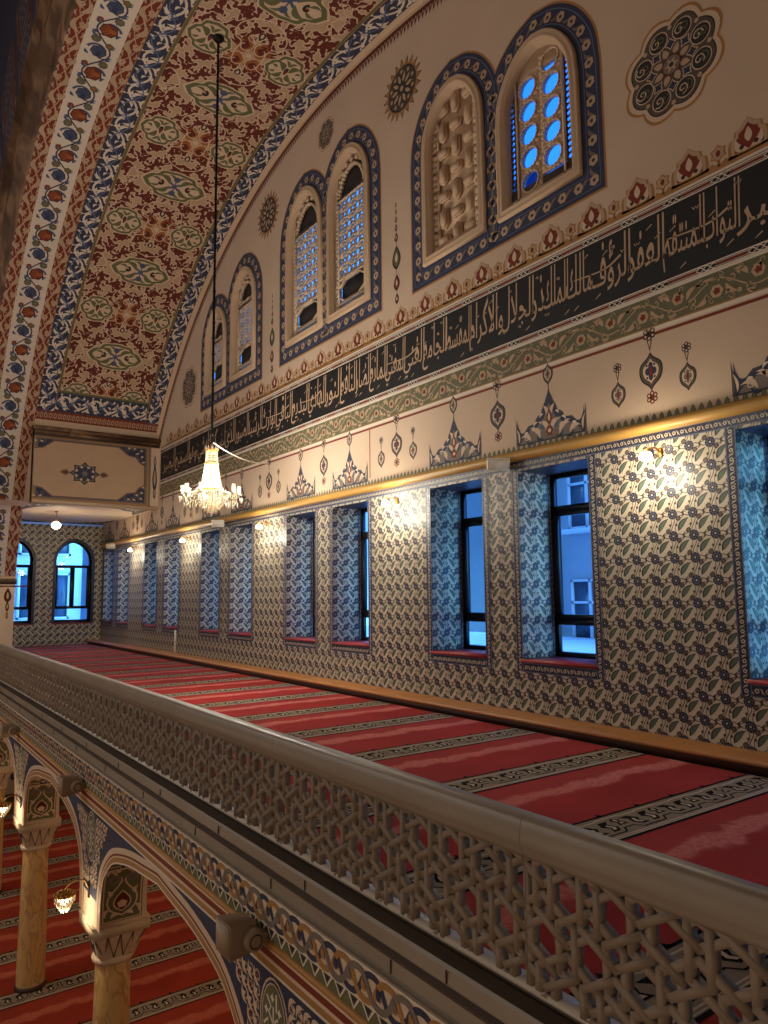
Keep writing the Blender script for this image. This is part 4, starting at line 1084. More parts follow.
# --- blue borders with white scrollwork, unit length 0.92
def blue_unit(w, L):
    u = Pat(); a = w * .30
    u.stroke(sine(0, L, a, L, 0, 15), w * .10, 'white_paint', 2); u.stroke(sine(0, L, -a, L, 0, 15), w * .055, 'blue_light', 3)
    for k in range(4):
        x = L * (k + .5) / 4; sg = 1 if k % 2 == 0 else -1; s2 = 1 if k < 2 else -1
        u.leaf(x - L * .10, s2 * a * .2, x + L * .08, s2 * -a * 1.25, w * .17, 'white_paint', 2, .3 * sg); u.leaf(x, s2 * a * 1.3, x + L * .14, s2 * a * .45, w * .15, 'white_paint', 2, -.3)
        u.leaf(x + L * .02, -s2 * a * .1, x + L * .12, s2 * a * .5, w * .11, 'white_paint', 2, .3); u.ell(x, s2 * a * 1.45, w * .055, 'white_paint', 2, n=6); u.leaf(x - L * .02, -s2 * a * 1.5, x - L * .13, -s2 * a * .8, w * .12, 'white_paint', 2, .25)
    for k in range(2):
        x = L * k / 2; u.star(x, 0, w * .11, w * .05, 4, 'blue_light', 4, 0); u.stroke([(x - L * .09, 0), (x, w * .2), (x + L * .09, 0), (x, -w * .2)], w * .04, 'blue_light', 4, closed=True)
    return u
bv = Surf(f_arc)
n = round(R * rad(106.2) / .9); L = R * rad(106.2) / n
for xc, w in ((3.825, .45), (6.74, .38)):
    u = Pat().put(blue_unit(w, L), rot=PI / 2).split(.08)
    bv.add(u, [(xc, R * rad(36.9) + i * L) for i in range(n)])
nn = 3; L2 = 2.45 / nn
bv.add(blue_unit(.52, L2).split(.08), [(4.07 + i * L2, R * rad(38.3)) for i in range(nn)])
z = Pat(); a = R * rad(36.2)
z.rect(3.6, R * rad(35.55), 6.95, R * rad(36.9), 'rust', 1)
for i in range(28):
    x = 3.62 + i * .119
    z.stroke([(x, a - .09), (x + .06, a + .08), (x + .119, a - .09)], .022, 'tan', 2); z.stroke([(x, a + .09), (x + .06, a - .08), (x + .119, a + .09)], .022, 'tan', 3)
bv.add(z.split(.08))
bv.build('blue_border', vault)['label'] = 'navy borders with white scrolls'
# --- bands of the hall arch: rust vine / white flower scroll / rust vine
arcband = Surf(f_arc)
for x0, x1 in ((2.40, 2.66), (3.31, 3.60)):
    pz = Pat(); da = 154.8 / 340
    for i in range(340): pz.rect(x0, R * rad(12.6 + i * da), x1, R * rad(12.6 + (i + 1) * da), 'rust', 1)
    arcband.add(pz)
    L = R * rad(4.2); xc = (x0 + x1) / 2; w = x1 - x0; u = Pat(); a = w * .27
    u.stroke(sine(0, L, a, L, 0, 17), w * .12, 'tan', 2); u.stroke(sine(0, L, -a * .9, L, .5, 17), w * .06, 'tan', 2)
    for k in (0, .5): u.leaf(L * (k + .42), w * .30, L * (k + .60), w * .36, w * .14, 'tan', 3, .2); u.leaf(L * (k + .42), -w * .30, L * (k + .60), -w * .36, w * .14, 'tan', 3, -.2)
    for k, q in ((.25, 1), (.75, -1)):
        u.leaf(L * (k - .22), -q * a * .6, L * (k + .14), q * a * 1.1, w * .40, 'tan', 2, .22 * q); u.leaf(L * (k - .10), q * a * .15, L * (k + .2), -q * a * 1.25, w * .28, 'tan', 2, -.3 * q)
        u.lobed(L * (k + .02), -q * a * .75, w * .24, 5, .35, 'tan', 3, k=3); u.ell(L * (k + .02), -q * a * .75, w * .05, 'rust', 4, n=6)
        u.leaf(L * (k + .05), -q * a * .6, L * (k - .12), -q * a * 1.35, w * .14, 'tan', 3)
    u = Pat().put(u, rot=PI / 2).split(.08)
    arcband.add(u, [(xc, R * rad(12.7) + i * L) for i in range(36)])
pz = Pat(); da = 154.8 / 340
for i in range(340): pz.rect(2.66, R * rad(12.6 + i * da), 3.31, R * rad(12.6 + (i + 1) * da), 'white_paint', 1)
arcband.add(pz)
L = R * rad(5.15); u = Pat(); w = .65; a = w * .27
def fan(u, x, y, r, m, m2, rot):
    u.lobed(x, y, r * 1.12, 7, .22, 'dark', 3, k=3); u.lobed(x, y, r, 7, .22, m, 4, k=3)
    for i in range(5): t = rot + (i - 2) * .55; u.stroke([(x - r * .5 * math.cos(rot), y - r * .5 * math.sin(rot)), (x + r * .9 * math.cos(t), y + r * .9 * math.sin(t))], r * .13, m2, 5)
    u.ell(x - r * .5 * math.cos(rot), y - r * .5 * math.sin(rot), r * .36, m2, 5, n=8)
u.stroke(sine(0, L, a, L, 0, 25), .03, 'navy', 2)
for k, q in ((.25, 1), (.75, -1)):
    u.stroke(spiral(L * k, -q * .01, .215, .62, -q * PI * .45, 16, q), .05, 'blue_flower', 2, w1=.015)
    u.stroke(spiral(L * k, -q * .01, .22, .4, q * PI * .62, 10, q), .035, 'blue_flower', 2, w1=.012)
    for t in (-.28, -.2, .17, .24): u.leaf(L * (k + t * .6), q * a * .75, L * (k + t * .6 + .05), q * a * 1.35, .05, 'blue_flower', 3, .2)
    u.leaf(L * (k - .12), -q * a * .95, L * (k - .03), -q * a * 1.4, .06, 'blue_flower', 3, .2)
fan(u, L * .25, -.02, .15, 'rust', 'orange', PI / 2); fan(u, L * .75, .02, .135, 'blue_flower', 'navy', 0)
fan(u, L * .5, -.13, .08, 'olive', 'grey_paint', 2); fan(u, L * 1.0, .13, .08, 'olive', 'grey_paint', 0); fan(u, L * .42, .17, .05, 'rust', 'orange', 0)
u.lobed(L * .93, -.12, .075, 6, .25, 'olive', 4, k=3); u.ell(L * .93, -.12, .035, 'orange', 5, n=7)
u = Pat().put(u, rot=PI / 2).split(.08)
arcband.add(u, [(2.985, R * rad(80.6) - L * .25 + i * L) for i in range(-13, 17)])
arcband.build('arch_bands', vault)['label'] = 'white flower scroll between two rust red vine bands'
# --- stepped brown marble archivolt and the spandrel above it, facing the hall
ao = Surf(ident); prof = [(2.40, 12.2), (2.34, 12.26), (2.34, 12.75), (2.24, 12.82), (2.20, 13.0), (2.26, 13.2), (2.26, 13.75), (2.16, 13.85), (2.16, 14.05)]
ang = [rad(12.6 + 154.8 * i / 100) for i in range(101)]
ao.grid([[(x, CY + r_ * float(acos_(t)), CZ + r_ * math.sin(t)) for x, r_ in prof] for t in ang], 'brown_marble')
struct(ao.build('trim_arch'), 'brown marble archivolt of the great arch', 'trim')
sp = Surf(lambda u, v, o: np.c_[2.22 - o, CY + v * acos_(u), CZ + v * np.sin(u)])
q = Pat(); n = 60; dt = rad(180) / n
for i in range(n): q.rect(i * dt, 14.0, (i + 1) * dt, 26.0, 'navy', 0)
for i in range(24):
    t = rad(i * 7.5)
    for r0, r1 in ((14.15, 15.4), (15.6, 17.2)):
        q.poly([(t + .012, r0), (t + .118, r0), (t + .118, r1), (t + .012, r1)], 'brown_marble', 1); q.poly([(t + .02, r0 + .1), (t + .11, r0 + .1), (t + .11, r1 - .1), (t + .02, r1 - .1)], 'rust', 2); q.poly([(t + .026, r0 + .16), (t + .104, r0 + .16), (t + .104, r1 - .16), (t + .026, r1 - .16)], 'navy', 3)
        for k in range(5):
            for m_ in range(3): q.stroke([(t + .034 + .014 * k, r0 + .25 + .36 * m_), (t + .042 + .014 * k, r0 + .40 + .34 * m_), (t + .036 + .014 * k, r0 + .52 + .34 * m_)], .006 * 1, 'grey_paint', 4)
sp.add(q); struct(sp.build('wall_spandrel'), 'dark painted spandrel above the great arch')
# --- pier under the far end of the arch
pr = Surf(ident); pr.box(2.40, 23.38, LFL, 3.60, 24.6, .50, 'cream'); pr.box(2.36, 23.33, .38, 3.63, 24.6, .52, 'brown_marble'); pr.box(2.38, 23.35, .52, 3.61, 24.6, .60, 'cream_frame')
pier = struct(pr.build('wall_pier'), 'cream pier carrying the far foot of the great arch')
pm = Pat()
for z, rx, rz, m in ((.06, .10, .22, 'dark_red'), (-.25, .05, .16, 'dark_red'), (-.5, .03, .12, 'rust')): pm.leaf(0, z - rz, 0, z + rz, rx * 2, m, 1); pm.leaf(0, z - rz * .5, 0, z + rz * .5, rx * .7, 'cream', 2)
pm.rect(-.5, .3, .5, .34, 'rust', 1)
for x in (2.75, 3.42): Surf(lambda u, v, o: np.c_[u, 23.38 - o, v]).add(Pat().put(pm, x, 0)).build('tassel_motif', pier)
nb = Surf(ident); nb.box(2.4, -3.6, LFL, 3.6, -3.3, .5, 'cream'); struct(nb.build('wall_pier_near'), 'cream pier carrying the near foot of the great arch')
nb = Surf(ident); nb.box(2.4, -1.5, BZ, XW, -1.15, 4.7, 'tan'); struct(nb.build('beam_near'), 'plain cross beam at the near end of the vault', 'beam')
nb = Surf(ident); nb.box(2.4, -3.6, BZ, XW, -1.5, BZ + .1, 'cream'); struct(nb.build('ceiling_near'), 'ceiling over the near end of the gallery', 'ceiling')
nb = Surf(ident); nb.box(2.4, -3.7, LFL, XW + .6, -3.6, BZ, 'plaster'); struct(nb.build('wall_near'), 'near end wall of the gallery')

# ================================================================== ARCADE UNDER THE GALLERY
SPN = 4.35; BLK = [8.35 + SPN * k for k in (-2, -1, 0, 1, 2, 3)]; BW = .55; BD = .53; ZSL = -3.46
arch = smooth([(1.9, ZSL), (1.9, -3.2), (1.87, -3.04), (1.80, -2.85), (1.64, -2.68), (1.36, -2.51), (.85, -2.39), (.4, -2.34), (0, -2.30)], 4)
ZTOP = -1.875
aw = Surf(ident); soff = Surf(ident); fp = Pat()
for b in BLK:
    for x in (XA, XA + BD):
        aw.quads([(x, b, ZSL), (x, b + BW, ZSL), (x, b + BW, ZTOP), (x, b, ZTOP)], [(0, 1, 2, 3)], 'cream')
        o = [(b - 1.9 + d, z) for d, z in arch] + [(b - 1.9 - d, z) for d, z in arch[::-1][1:]]
        for (ya, za), (yb, zb_) in zip(o[:-1], o[1:]): aw.quads([(x, ya, za), (x, yb, zb_), (x, yb, ZTOP), (x, ya, ZTOP)], [(0, 1, 2, 3)], 'cream')
    soff.grid([[(XA, y, z), (XA + .05, y, z + 0), (XA + BD, y, z)] for y, z in o], 'cream')
b = BLK[-1] + BW; aw.quads([(XA, b, ZSL), (XA, 24, ZSL), (XA, 24, ZTOP), (XA, b, ZTOP)], [(0, 1, 2, 3)], 'cream')
aw.box(XA + .02, -2.6, ZTOP - .005, XW, 25.5, -1.75 - .18 + .05, 'plaster_plain')
arcade = struct(aw.build('wall_arcade'), 'painted arcade wall carrying the gallery')
soff.build('arch_soffit', arcade)
def offs(pl, d): return offset_closed(np.vstack([pl, [[pl[-1][0], -6], [pl[0][0], -6]]]), d)[:len(pl)]
for b in BLK:
    pl = np.array([(b - 1.9 - d, z) for d, z in arch] + [(b - 1.9 + d, z) for d, z in arch[::-1][1:]])
    for l, (d0, d1, m) in enumerate(((.0, .055, 'cream'), (.055, .075, 'rust'), (.075, .09, 'cream'), (.09, .135, 'gold_line'), (.135, .15, 'white_paint'))):
        A_, B_ = offs(pl, d0), offs(pl, d1)
        for i in range(len(pl) - 1):
            q = np.array([A_[i], A_[i + 1], B_[i + 1], B_[i]]); q = q if d0 >= 0 else q[::-1]; fp.poly(q, m, 4)
    # spandrel above the block between this arch and the next
    yl, yr = b - .10, b + BW + .10; cx = b + BW / 2
    for q in (-1, 1):
        e = np.array([(cx + q * (BW / 2 + 1.9 - d), z) for d, z in arch]); e = e[6:]
        fp.poly(np.vstack([e, [[cx, e[-1][1]], [cx, e[0][1]]]]), 'navy', 1.5 + .3 * q)
    fp.rect(b, -3.2, b + BW, -2.33, 'navy', 2.4)
    rr = random.Random(int(b * 10))
    for q in (-1, 1):
        for k in range(17):
            x = .05 + .09 * k; lo_ = np.interp(BW / 2 + 1.9 - x, arch[::-1, 0], arch[::-1, 1]) + .19 if x > .27 else -3.1
            z = -2.365
            while z - .06 > lo_:
                if (x / .22) ** 2 + ((z - .05 + 2.6) / .29) ** 2 > 1:
                    fp.stroke(spiral(cx + q * x, z - .05, .043, 1.1, rr.uniform(0, 6), 9, q), .013, 'tan', 4); fp.leaf(cx + q * (x + .05), z, cx + q * (x - .04), z - .10, .032, 'cream', 4.3, .3); fp.ell(cx + q * (x + .02), z - .05, .018, 'rust' if rr.random() < .3 else 'cream', 5, n=6)
                z -= .09
    fp.ell(cx, -2.60, .19, 'cream', 5, n=20, ry=.26); fp.ell(cx, -2.60, .175, 'navy', 6, n=20, ry=.245); fp.ell(cx, -2.60, .16, 'cream', 7, n=20, ry=.23); fp.ell(cx, -2.60, .15, 'olive', 8, n=20, ry=.22)
    for k in range(6):
        t = k * PI / 3 + PI / 6; fp.stroke([(cx, -2.6), (cx + .07 * math.cos(t), -2.6 + .1 * math.sin(t)), (cx + .07 * math.cos(t + .6), -2.6 + .1 * math.sin(t + .6)), (cx + .13 * math.cos(t + .3), -2.6 + .19 * math.sin(t + .3))], .018, 'white_paint', 9)
        fp.star(cx + .1 * math.cos(t + .9), -2.6 + .145 * math.sin(t + .9), .03, .015, 4, 'white_paint', 9)
fs_ = Surf(f_face); fs_.add(fp)
def hs(z0, z1, m, l): fs_.add(Pat().rect(-2.6, z0, 25.5, z1, m, l))
for z0, z1, m in ((-2.198, -2.173, 'cream'), (-2.239, -2.197, 'rust'), (-2.262, -2.239, 'cream'), (-2.300, -2.262, 'gold_line'), (-2.318, -2.300, 'white_paint'), (-2.133, -2.055, 'olive'), (-2.06, -1.875, 'cream'), (-2.062, -2.052, 'white_paint'), (-1.89, -1.876, 'white_paint')): hs(z0, z1, m, 11 if m == 'white_paint' else 10)
# guilloche of three interlaced ribbons and the row of triangles
gu = Pat(); L = .40; zc = -1.970; a = .068
for k, m in enumerate(('navy', 'gold_line', 'grey_paint')):
    t = np.linspace(0, 1, 25); ph = 2 * PI * k / 3
    x = t * L + .012 * np.sin(2 * (2 * PI * t + ph)); zz_ = zc + a * np.cos(2 * PI * t + ph) * 1.0
    gu.stroke(np.c_[x, zz_], .034, m, 12 + k)
    gu.leaf(L * (k + .5) / 3, zc - .03, L * (k + .5) / 3 + .02, zc + .035, .04, ('gold_line', 'grey_paint', 'navy')[k], 16)
fs_.add(gu, [(-2.4 + i * L, 0) for i in range(69)])
tr_ = Pat(); tr_.stroke([(0, -2.06), (.05, -2.122), (.10, -2.06)], .014, 'white_paint', 12); tr_.poly([(.022, -2.066), (.078, -2.066), (.05, -2.1)], 'dark', 12)
fs_.add(tr_, [(-2.4 + i * .133, 0) for i in range(208)])
fs_.build('painted_face', arcade)['label'] = 'guilloche frieze, striped mouldings and blue spandrels'
g = Surf(ident); prof = [(0, -2.133), (.022, -2.138), (.03, -2.153), (.022, -2.17), (0, -2.175)]
g.grid([[(XA - .001 - o, y, z) for o, z in prof] for y in (-2.6, 25.5)], 'gold'); g.build('gold_moulding', arcade)
# soffit panels (green ground with white arabesque) on the near-facing springing of every arch
gp = Pat(); w = BD
gp.rect(.05, .02, w - .05, 1.16, 'umber', 1).rect(.06, .03, w - .06, 1.15, 'cream', 1.5).rect(.075, .045, w - .075, 1.04, 'olive', 2)
gp.poly([(.05, 1.18), (.05, .90), (.12, .96), (.19, .90), (.265, .985), (.34, .90), (.41, .96), (.48, .90), (.48, 1.18)], 'cream', 3)
gp.poly([(.265, .95), (.32, .88), (.30, .80), (.23, .80), (.21, .88)], 'navy', 4); gp.star(.265, .87, .05, .025, 4, 'cream', 5)
gp.leaf(.265, .15, .265, .45, .20, 'cream', 4); gp.leaf(.265, .17, .265, .43, .165, 'dark_red', 5); gp.lobed(.265, .26, .06, 5, .4, 'cream', 6, k=3, rot=PI / 2)
for q in (-1, 1):
    c = .265
    gp.stroke(np.array(smooth([(0, .10), (.13, .20), (.15, .36), (.05, .52), (.02, .62), (.10, .72), (.15, .80)], 4)) * [q, 1] + [c, 0], .02, 'cream', 4)
    gp.lobed(c + q * .095, .63, .075, 6, .2, 'grey_paint', 5, k=3); gp.ell(c + q * .095, .63, .03, 'olive', 6, n=7)
    for x, z, x1, z1 in ((.13, .22, .17, .10), (.15, .36, .17, .48), (.12, .74, .05, .82), (.04, .12, .12, .08), (.14, .78, .17, .70)): gp.leaf(c + q * x, z, c + q * x1, z1, .05, 'cream', 5, .3 * q)
dl_ = np.r_[0, np.cumsum(np.linalg.norm(np.diff(arch, axis=0), axis=1))]
for b in BLK[1:5]:
    for q, y0 in ((-1, b - 1.9), ):
        def f_sof(u, v, o, y0=y0):
            d = np.interp(v, dl_, arch[:, 0]); z = np.interp(v, dl_, arch[:, 1]); return np.c_[XA + u, y0 + d - o * 1.0, z - o * .6]
        Surf(f_sof).add(Pat().put(gp, sc_=1, sy=.74).split(.05)).build('soffit_panel', arcade)['label'] = 'green soffit panel with white arabesque and red heart'

# ---- columns with faceted capitals
def make_column(name):
    root = thing(name, '', 'column', (XA + BD / 2, 0, LFL), 'columns of the arcade')
    s_ = Surf(ident); hgt = -3.92 - LFL
    s_.lathe([(.205, .06), (.202, .5), (.192, hgt * .6), (.182, hgt)], 'marble', n=28); s_.build('shaft', root, smooth_=True)
    s_ = Surf(ident); s_.lathe([(.0, 0), (.228, 0), (.228, .025), (.222, .04), (.21, .055), (.2, .062)], 'wood_dark', n=28); s_.build('base', root, smooth_=True)
    s_ = Surf(ident); z0, z1, z2 = -3.92 - LFL, -3.84 - LFL, -3.58 - LFL; hw, hd = BW / 2 + .0, BD / 2
    s_.lathe([(.18, z0), (.215, z0 + .01), (.225, z0 + .04), (.215, z1 - .01), (.19, z1)], 'capital', n=24)
    t8 = [(-.262, -.262), (0, -.262), (.262, -.262), (.262, 0), (.262, .262), (0, .262), (-.262, .262), (-.262, 0)]; b8 = [(x * .70, y * .70) if x and y else (x * .74, y * .74) for x, y in t8]
    s_.grid([[(x, y, z1) for x, y in b8], [(x * .985, y * .985, z2) for x, y in t8]], 'capital', True)
    # facets from an octagon up to a square, folded like paper
    lo = [(.20 * math.cos(rad(22.5 + 45 * k)), .20 * math.sin(rad(22.5 + 45 * k))) for k in range(8)]
    for k in range(4):
        T_ = Matrix.Rotation(k * PI / 2, 3, 'Z'); tx = lambda x, y, z: tuple(T_ @ Vector((x, y, z)))
        c = .27; n_ = 5; top = [(-c + 2 * c * i / (n_ - 1), -c) for i in range(n_)]; bot = [(-.19 + .38 * (i + .5) / (n_ - 1), -.20 + (.012 if i in (1, 2) else .03)) for i in range(n_ - 1)]
        for i in range(n_ - 1):
            s_.quads([tx(*top[i], z2), tx(*bot[i], z1), tx(*top[i + 1], z2)], [(0, 1, 2)], 'capital')
            if i < n_ - 2: s_.quads([tx(*bot[i], z1), tx(*bot[i + 1], z1), tx(top[i + 1][0], top[i + 1][1] + .02, z2)], [(0, 1, 2)], 'capital')
            s_.tube([tx(top[i][0], top[i][1] - .002, z2), tx(bot[i][0], bot[i][1] - .004, z1)], .004, 'dark', 4); s_.tube([tx(bot[i][0], bot[i][1] - .004, z1), tx(top[i + 1][0], top[i + 1][1] - .002, z2)], .004, 'dark', 4)
    s_.box(-BD / 2 - .03, -BW / 2 - .03, z2, BD / 2 + .03, BW / 2 + .03, z2 + .115, 'capital'); s_.box(-BD / 2 - .036, -BW / 2 - .036, z2 + .10, BD / 2 + .036, BW / 2 + .036, z2 + .122, 'capital')
    s_.build('capital', root)
    return root
col0 = make_column('column'); col0.location.y = BLK[2] + BW / 2; col0['label'] = 'marble column with faceted capital nearest the viewer, cut by the bottom edge'
for b, l in ((BLK[3], 'middle marble column, its whole shaft and foot showing on the carpet'), (BLK[4], 'farthest marble column, cut by the edge beside the upper crystal lamp'), (BLK[1], 'marble column under the gallery floodlight, hidden below the frame'), (BLK[5], 'last marble column by the hall end wall')):
    dup(col0, (XA + BD / 2, b + BW / 2, LFL), l)
blk = Surf(ident)
for b in BLK:  # solid springer blocks above the capitals
    blk.quads([(XA, b, ZSL), (XA + BD, b, ZSL), (XA + BD, b + BW, ZSL), (XA, b + BW, ZSL)], [(0, 1, 2, 3)], 'cream')
blk.build('springer', arcade)

# ---- stepped stone cornice at floor level
co = Surf(ident); prof = [(2.36, -1.66), (2.36, -1.675), (2.275, -1.685), (2.262, -1.70), (2.255, -1.76), (2.262, -1.77), (2.238, -1.785), (2.238, -1.80), (2.232, -1.868), (2.222, -1.876), (2.2, -1.878)]
ms = ['stone_dark', 'stone_dark', 'stone', 'stone', 'stone', 'stone_dark', 'stone_dark', 'stone', 'stone', 'stone']
for (a, b), m in zip(zip(prof[:-1], prof[1:]), ms): co.quads([(a[0], -2.6, a[1]), (a[0], 23.4, a[1]), (b[0], 23.4, b[1]), (b[0], -2.6, b[1])], [(0, 1, 2, 3)], m)
for i in range(20):
    y = -1.2 + i * 1.3; co.box(2.250, y, -1.757, 2.256, y + .006, -1.70, 'stone_dark'); co.box(2.228, y + .4, -1.866, 2.234, y + .406, -1.80, 'stone_dark')
struct(co.build('trim_cornice'), 'stepped stone cornice under the railing', 'trim')

# ================================================================== PIERCED STONE BALUSTRADE
rail = thing('balustrade', 'long pierced stone balustrade with a smooth handrail along the gallery edge', 'balustrade', (2.4, 0, FL))
MI = Matrix.Translation((-2.4, 0, -FL))
RY0, RY1 = -3.2, 23.36
hr_ = Surf(ident); prof = [(2.455, -.975), (2.44, -.956), (2.36, -.955), (2.345, -.968), (2.334, -1.06), (2.338, -1.068), (2.352, -1.10), (2.356, -1.118), (2.44, -1.118), (2.455, -1.07)]
seam = [RY0] + [RY0 + .9 + 2.3 * i for i in range(11) if RY0 + .9 + 2.3 * i < RY1 - .1] + [RY1]
for a, b in zip(seam[:-1], seam[1:]):
    P_ = [[(x, y, z) for x, z in prof] for y in (a + .0015, b - .0015)]; hr_.grid(P_, 'stone', True)
    hr_.quads(P_[0] + P_[1], [tuple(range(len(prof))), tuple(range(len(prof), 2 * len(prof)))], 'stone')
hr_.build('handrail', rail, MI)
bs_ = Surf(ident); bs_.box(2.362, RY0, -1.668, 2.445, RY1, -1.635, 'white_marble'); bs_.build('bottom_rail', rail, MI)
# pierced lattice: hexagon rings laid over one another on a triangular grid
LD, LAP = .232, .157
va1, va2 = np.array([LD, 0.0]), np.array([LD / 2, LD * math.sqrt(3) / 2]); segs = []
hx = [np.array([math.cos(PI / 6 + k * PI / 3), math.sin(PI / 6 + k * PI / 3)]) * LAP / math.cos(PI / 6) for k in range(6)]
for k in range(6): segs.append((hx[k], hx[(k + 1) % 6]))
LZ0, LZ1 = -1.645, -1.105; lat_f = lambda u, v, o: np.c_[2.362 + o, -u, v]
base_p = Pat()
for a, b in segs:
    if np.linalg.norm(b - a) > 1e-4:
        d = (b - a) / np.linalg.norm(b - a) * .008; base_p.stroke([a - d, b + d], .031, 'lattice_stone', 0)
Hc = va2[1]
for y0, y1 in zip(seam[:-1], seam[1:]):
    if y1 < -.8: continue
    s_ = Surf(lat_f); conv = RECT(-y1 + .001, LZ0, -y0 - .001, LZ1); seen = []
    for j in range(-1, 5):
        for i in range(-106, 20):
            ox = i * va1[0] + (j % 2) * va2[0]; oz = LZ0 + .02 + j * Hc
            if ox < -y1 - .3 or ox > -y0 + .3: continue
            for p_, m_, l_ in base_p.P:
                q = clip_poly(p_ + [ox, oz], conv)
                if q is not None and len(q) >= 3: s_.prism(q, rr.uniform(-.0022, .0022), .041 + rr.uniform(-.0025, .0025), 'lattice_stone')
    s_.prism(RECT(-y1 + .001, LZ0, -y1 + .014, LZ1), .004, .054, 'lattice_stone'); s_.prism(RECT(-y0 - .014, LZ0, -y0 - .001, LZ1), .004, .054, 'lattice_stone')
    s_.build('lattice_panel', rail, MI)

# ================================================================== LAMPS
# ---- crystal chandelier on a long rod from the crown of the vault
CX, CYc = 4.67, 11.5; ZR = CZ + R
chd = thing('chandelier', 'large lit crystal chandelier hanging from the vault on a long dark rod', 'chandelier', (CX, CYc, 1.30))
O = lambda z: z - 1.30
s_ = Surf(ident); s_.tube([(0, 0, O(2.5)), (0, 0, O(6)), (0, 0, O(ZR))], .022, 'dark_metal', 8)
for i in range(26): s_.ball((0, 0, O(2.7) + i * .28), .033, 'dark_metal', 8, 4, .7)
s_.build('rod', chd)
s_ = Surf(ident); s_.lathe([(0.001, O(ZR) - .09), (.05, O(ZR) - .085), (.10, O(ZR) - .03), (.11, O(ZR))], 'dark_metal', n=16); s_.build('ceiling_cup', chd)
s_ = Surf(ident)
s_.lathe([(.0, O(2.40)), (.09, O(2.40)), (.115, O(2.43)), (.10, O(2.45)), (.03, O(2.47)), (.02, O(2.55))], 'brass', n=16)
for i in range(10):
    a = i * PI / 5; s_.lathe([(.001, -.0), (.02, .03), (.001, .09)], 'crystal', (.10 * math.cos(a), .10 * math.sin(a), O(2.42)), 5)
s_.build('crown', chd)
s_ = Surf(ident); n = 26     # bead strands from the crown down to the wide ring
for i in range(n):
    a = i * 2 * PI / n
    for k in range(22):
        t = k / 21; r_ = .092 + .085 * t ** 1.6; z = O(2.40 - .64 * t); s_.ball((r_ * math.cos(a), r_ * math.sin(a), z), .0115, 'crystal', 5, 3, 1.25)
s_.build('bead_strands', chd)
s_ = Surf(ident)
for r_, z in ((.19, 1.755), (.30, 1.70), (.112, 2.2)): s_.lathe([(r_ - .008, O(z) - .012), (r_ + .008, O(z) - .012), (r_ + .008, O(z) + .012), (r_ - .008, O(z) + .012), (r_ - .008, O(z) - .012)], 'brass', n=28)
s_.lathe([(.02, O(1.45)), (.02, O(2.4))], 'brass', n=8)
s_.build('frame', chd)
s_ = Surf(ident)             # tiered crystal bowl
for tier in range(9):
    t = tier / 8; r_ = .30 * (1 - t) ** .85 + .018; z = O(1.69 - .33 * t); m_ = max(6, int(2 * PI * r_ / .038))
    for i in range(m_):
        a = (i + .5 * (tier % 2)) * 2 * PI / m_; s_.lathe([(.001, .025), (.015, .008), (.012, -.012), (.001, -.052)], 'crystal', (r_ * math.cos(a), r_ * math.sin(a), z), 5)
s_.ball((0, 0, O(1.325)), .028, 'crystal', 8, 5)
s_.build('crystal_bowl', chd)
NA = 10
for i in range(NA):
    a = i * 2 * PI / NA + .2; c, q = math.cos(a), math.sin(a); R3 = lambda r_, z: (r_ * c, r_ * q, O(z))
    s_ = Surf(ident); s_.tube(smooth([R3(.22, 1.66), R3(.30, 1.55), R3(.40, 1.56), R3(.455, 1.66)], 4), .010, 'crystal', 5)
    s_.lathe([(.001, .0), (.05, .015), (.055, .025), (.015, .03), (.012, .06)], 'crystal', R3(.46, 1.655), 8)
    for k in range(5):
        t = -.8 + .4 * k; s_.lathe([(.001, .02), (.014, .0), (.001, -.06)], 'crystal', (.46 * c + .05 * math.cos(a + t * 1.6), .46 * q + .05 * math.sin(a + t * 1.6), O(1.62) - .03 * (k % 2)), 5)
    for k in range(9):
        t = k / 8; r_ = .24 + .20 * t; z = 1.76 - .10 * math.sin(PI * t) - .10 * t; s_.ball(R3(r_, z), .011, 'crystal', 5, 3)
    for k in range(4): s_.lathe([(.001, .03), (.018, .0), (.001, -.07)], 'crystal', R3(.30 + .045 * k, 1.54 - .015 * (k % 2)), 5)
    arm = s_.build('arm', chd)
    b_ = Surf(ident); b_.lathe([(.001, 0), (.014, .01), (.017, .035), (.001, .07)], 'bulb', R3(.46, 1.715), 8); b_.build('bulb', arm)
    h_ = Surf(ident); h_.lathe([(.018, 0), (.030, .025), (.032, .055), (.026, .085), (.036, .115)], 'crystal', R3(.46, 1.70), 10); h_.build('lamp_shade', arm)
for i in range(5):
    a = i * 2 * PI / 5; b_ = Surf(ident); b_.lathe([(.001, 0), (.016, .015), (.001, .06)], 'bulb', (.12 * math.cos(a), .12 * math.sin(a), O(1.60)), 8); b_.build('bulb', chd)
point('chandelier_light', (CX, CYc, 1.56), 16, (255, 232, 190), r=.10); point('chandelier_light_top', (CX, CYc, 2.0), 9, r=.05)
for i in range(5): a = i * 2 * PI / 5 + .4; point('chandelier_arm_light', (CX + .60 * math.cos(a), CYc + .60 * math.sin(a), 1.93), 82, (255, 247, 230), r=.05)
# white cable swagging from the chandelier to the wall
s_ = Surf(ident); A_, B_ = np.array([CX + .045, CYc + .03, 2.57]), np.array([XW - .016, 14.1, 2.84])
s_.tube([A_ + (B_ - A_) * t - np.array([0, 0, .11 * 4 * t * (1 - t)]) for t in np.linspace(0, 1, 18)], .012, 'white_plastic', 5)
tag(s_.build('cable'), 'white cable sagging from the chandelier rod to the long wall', 'cable')

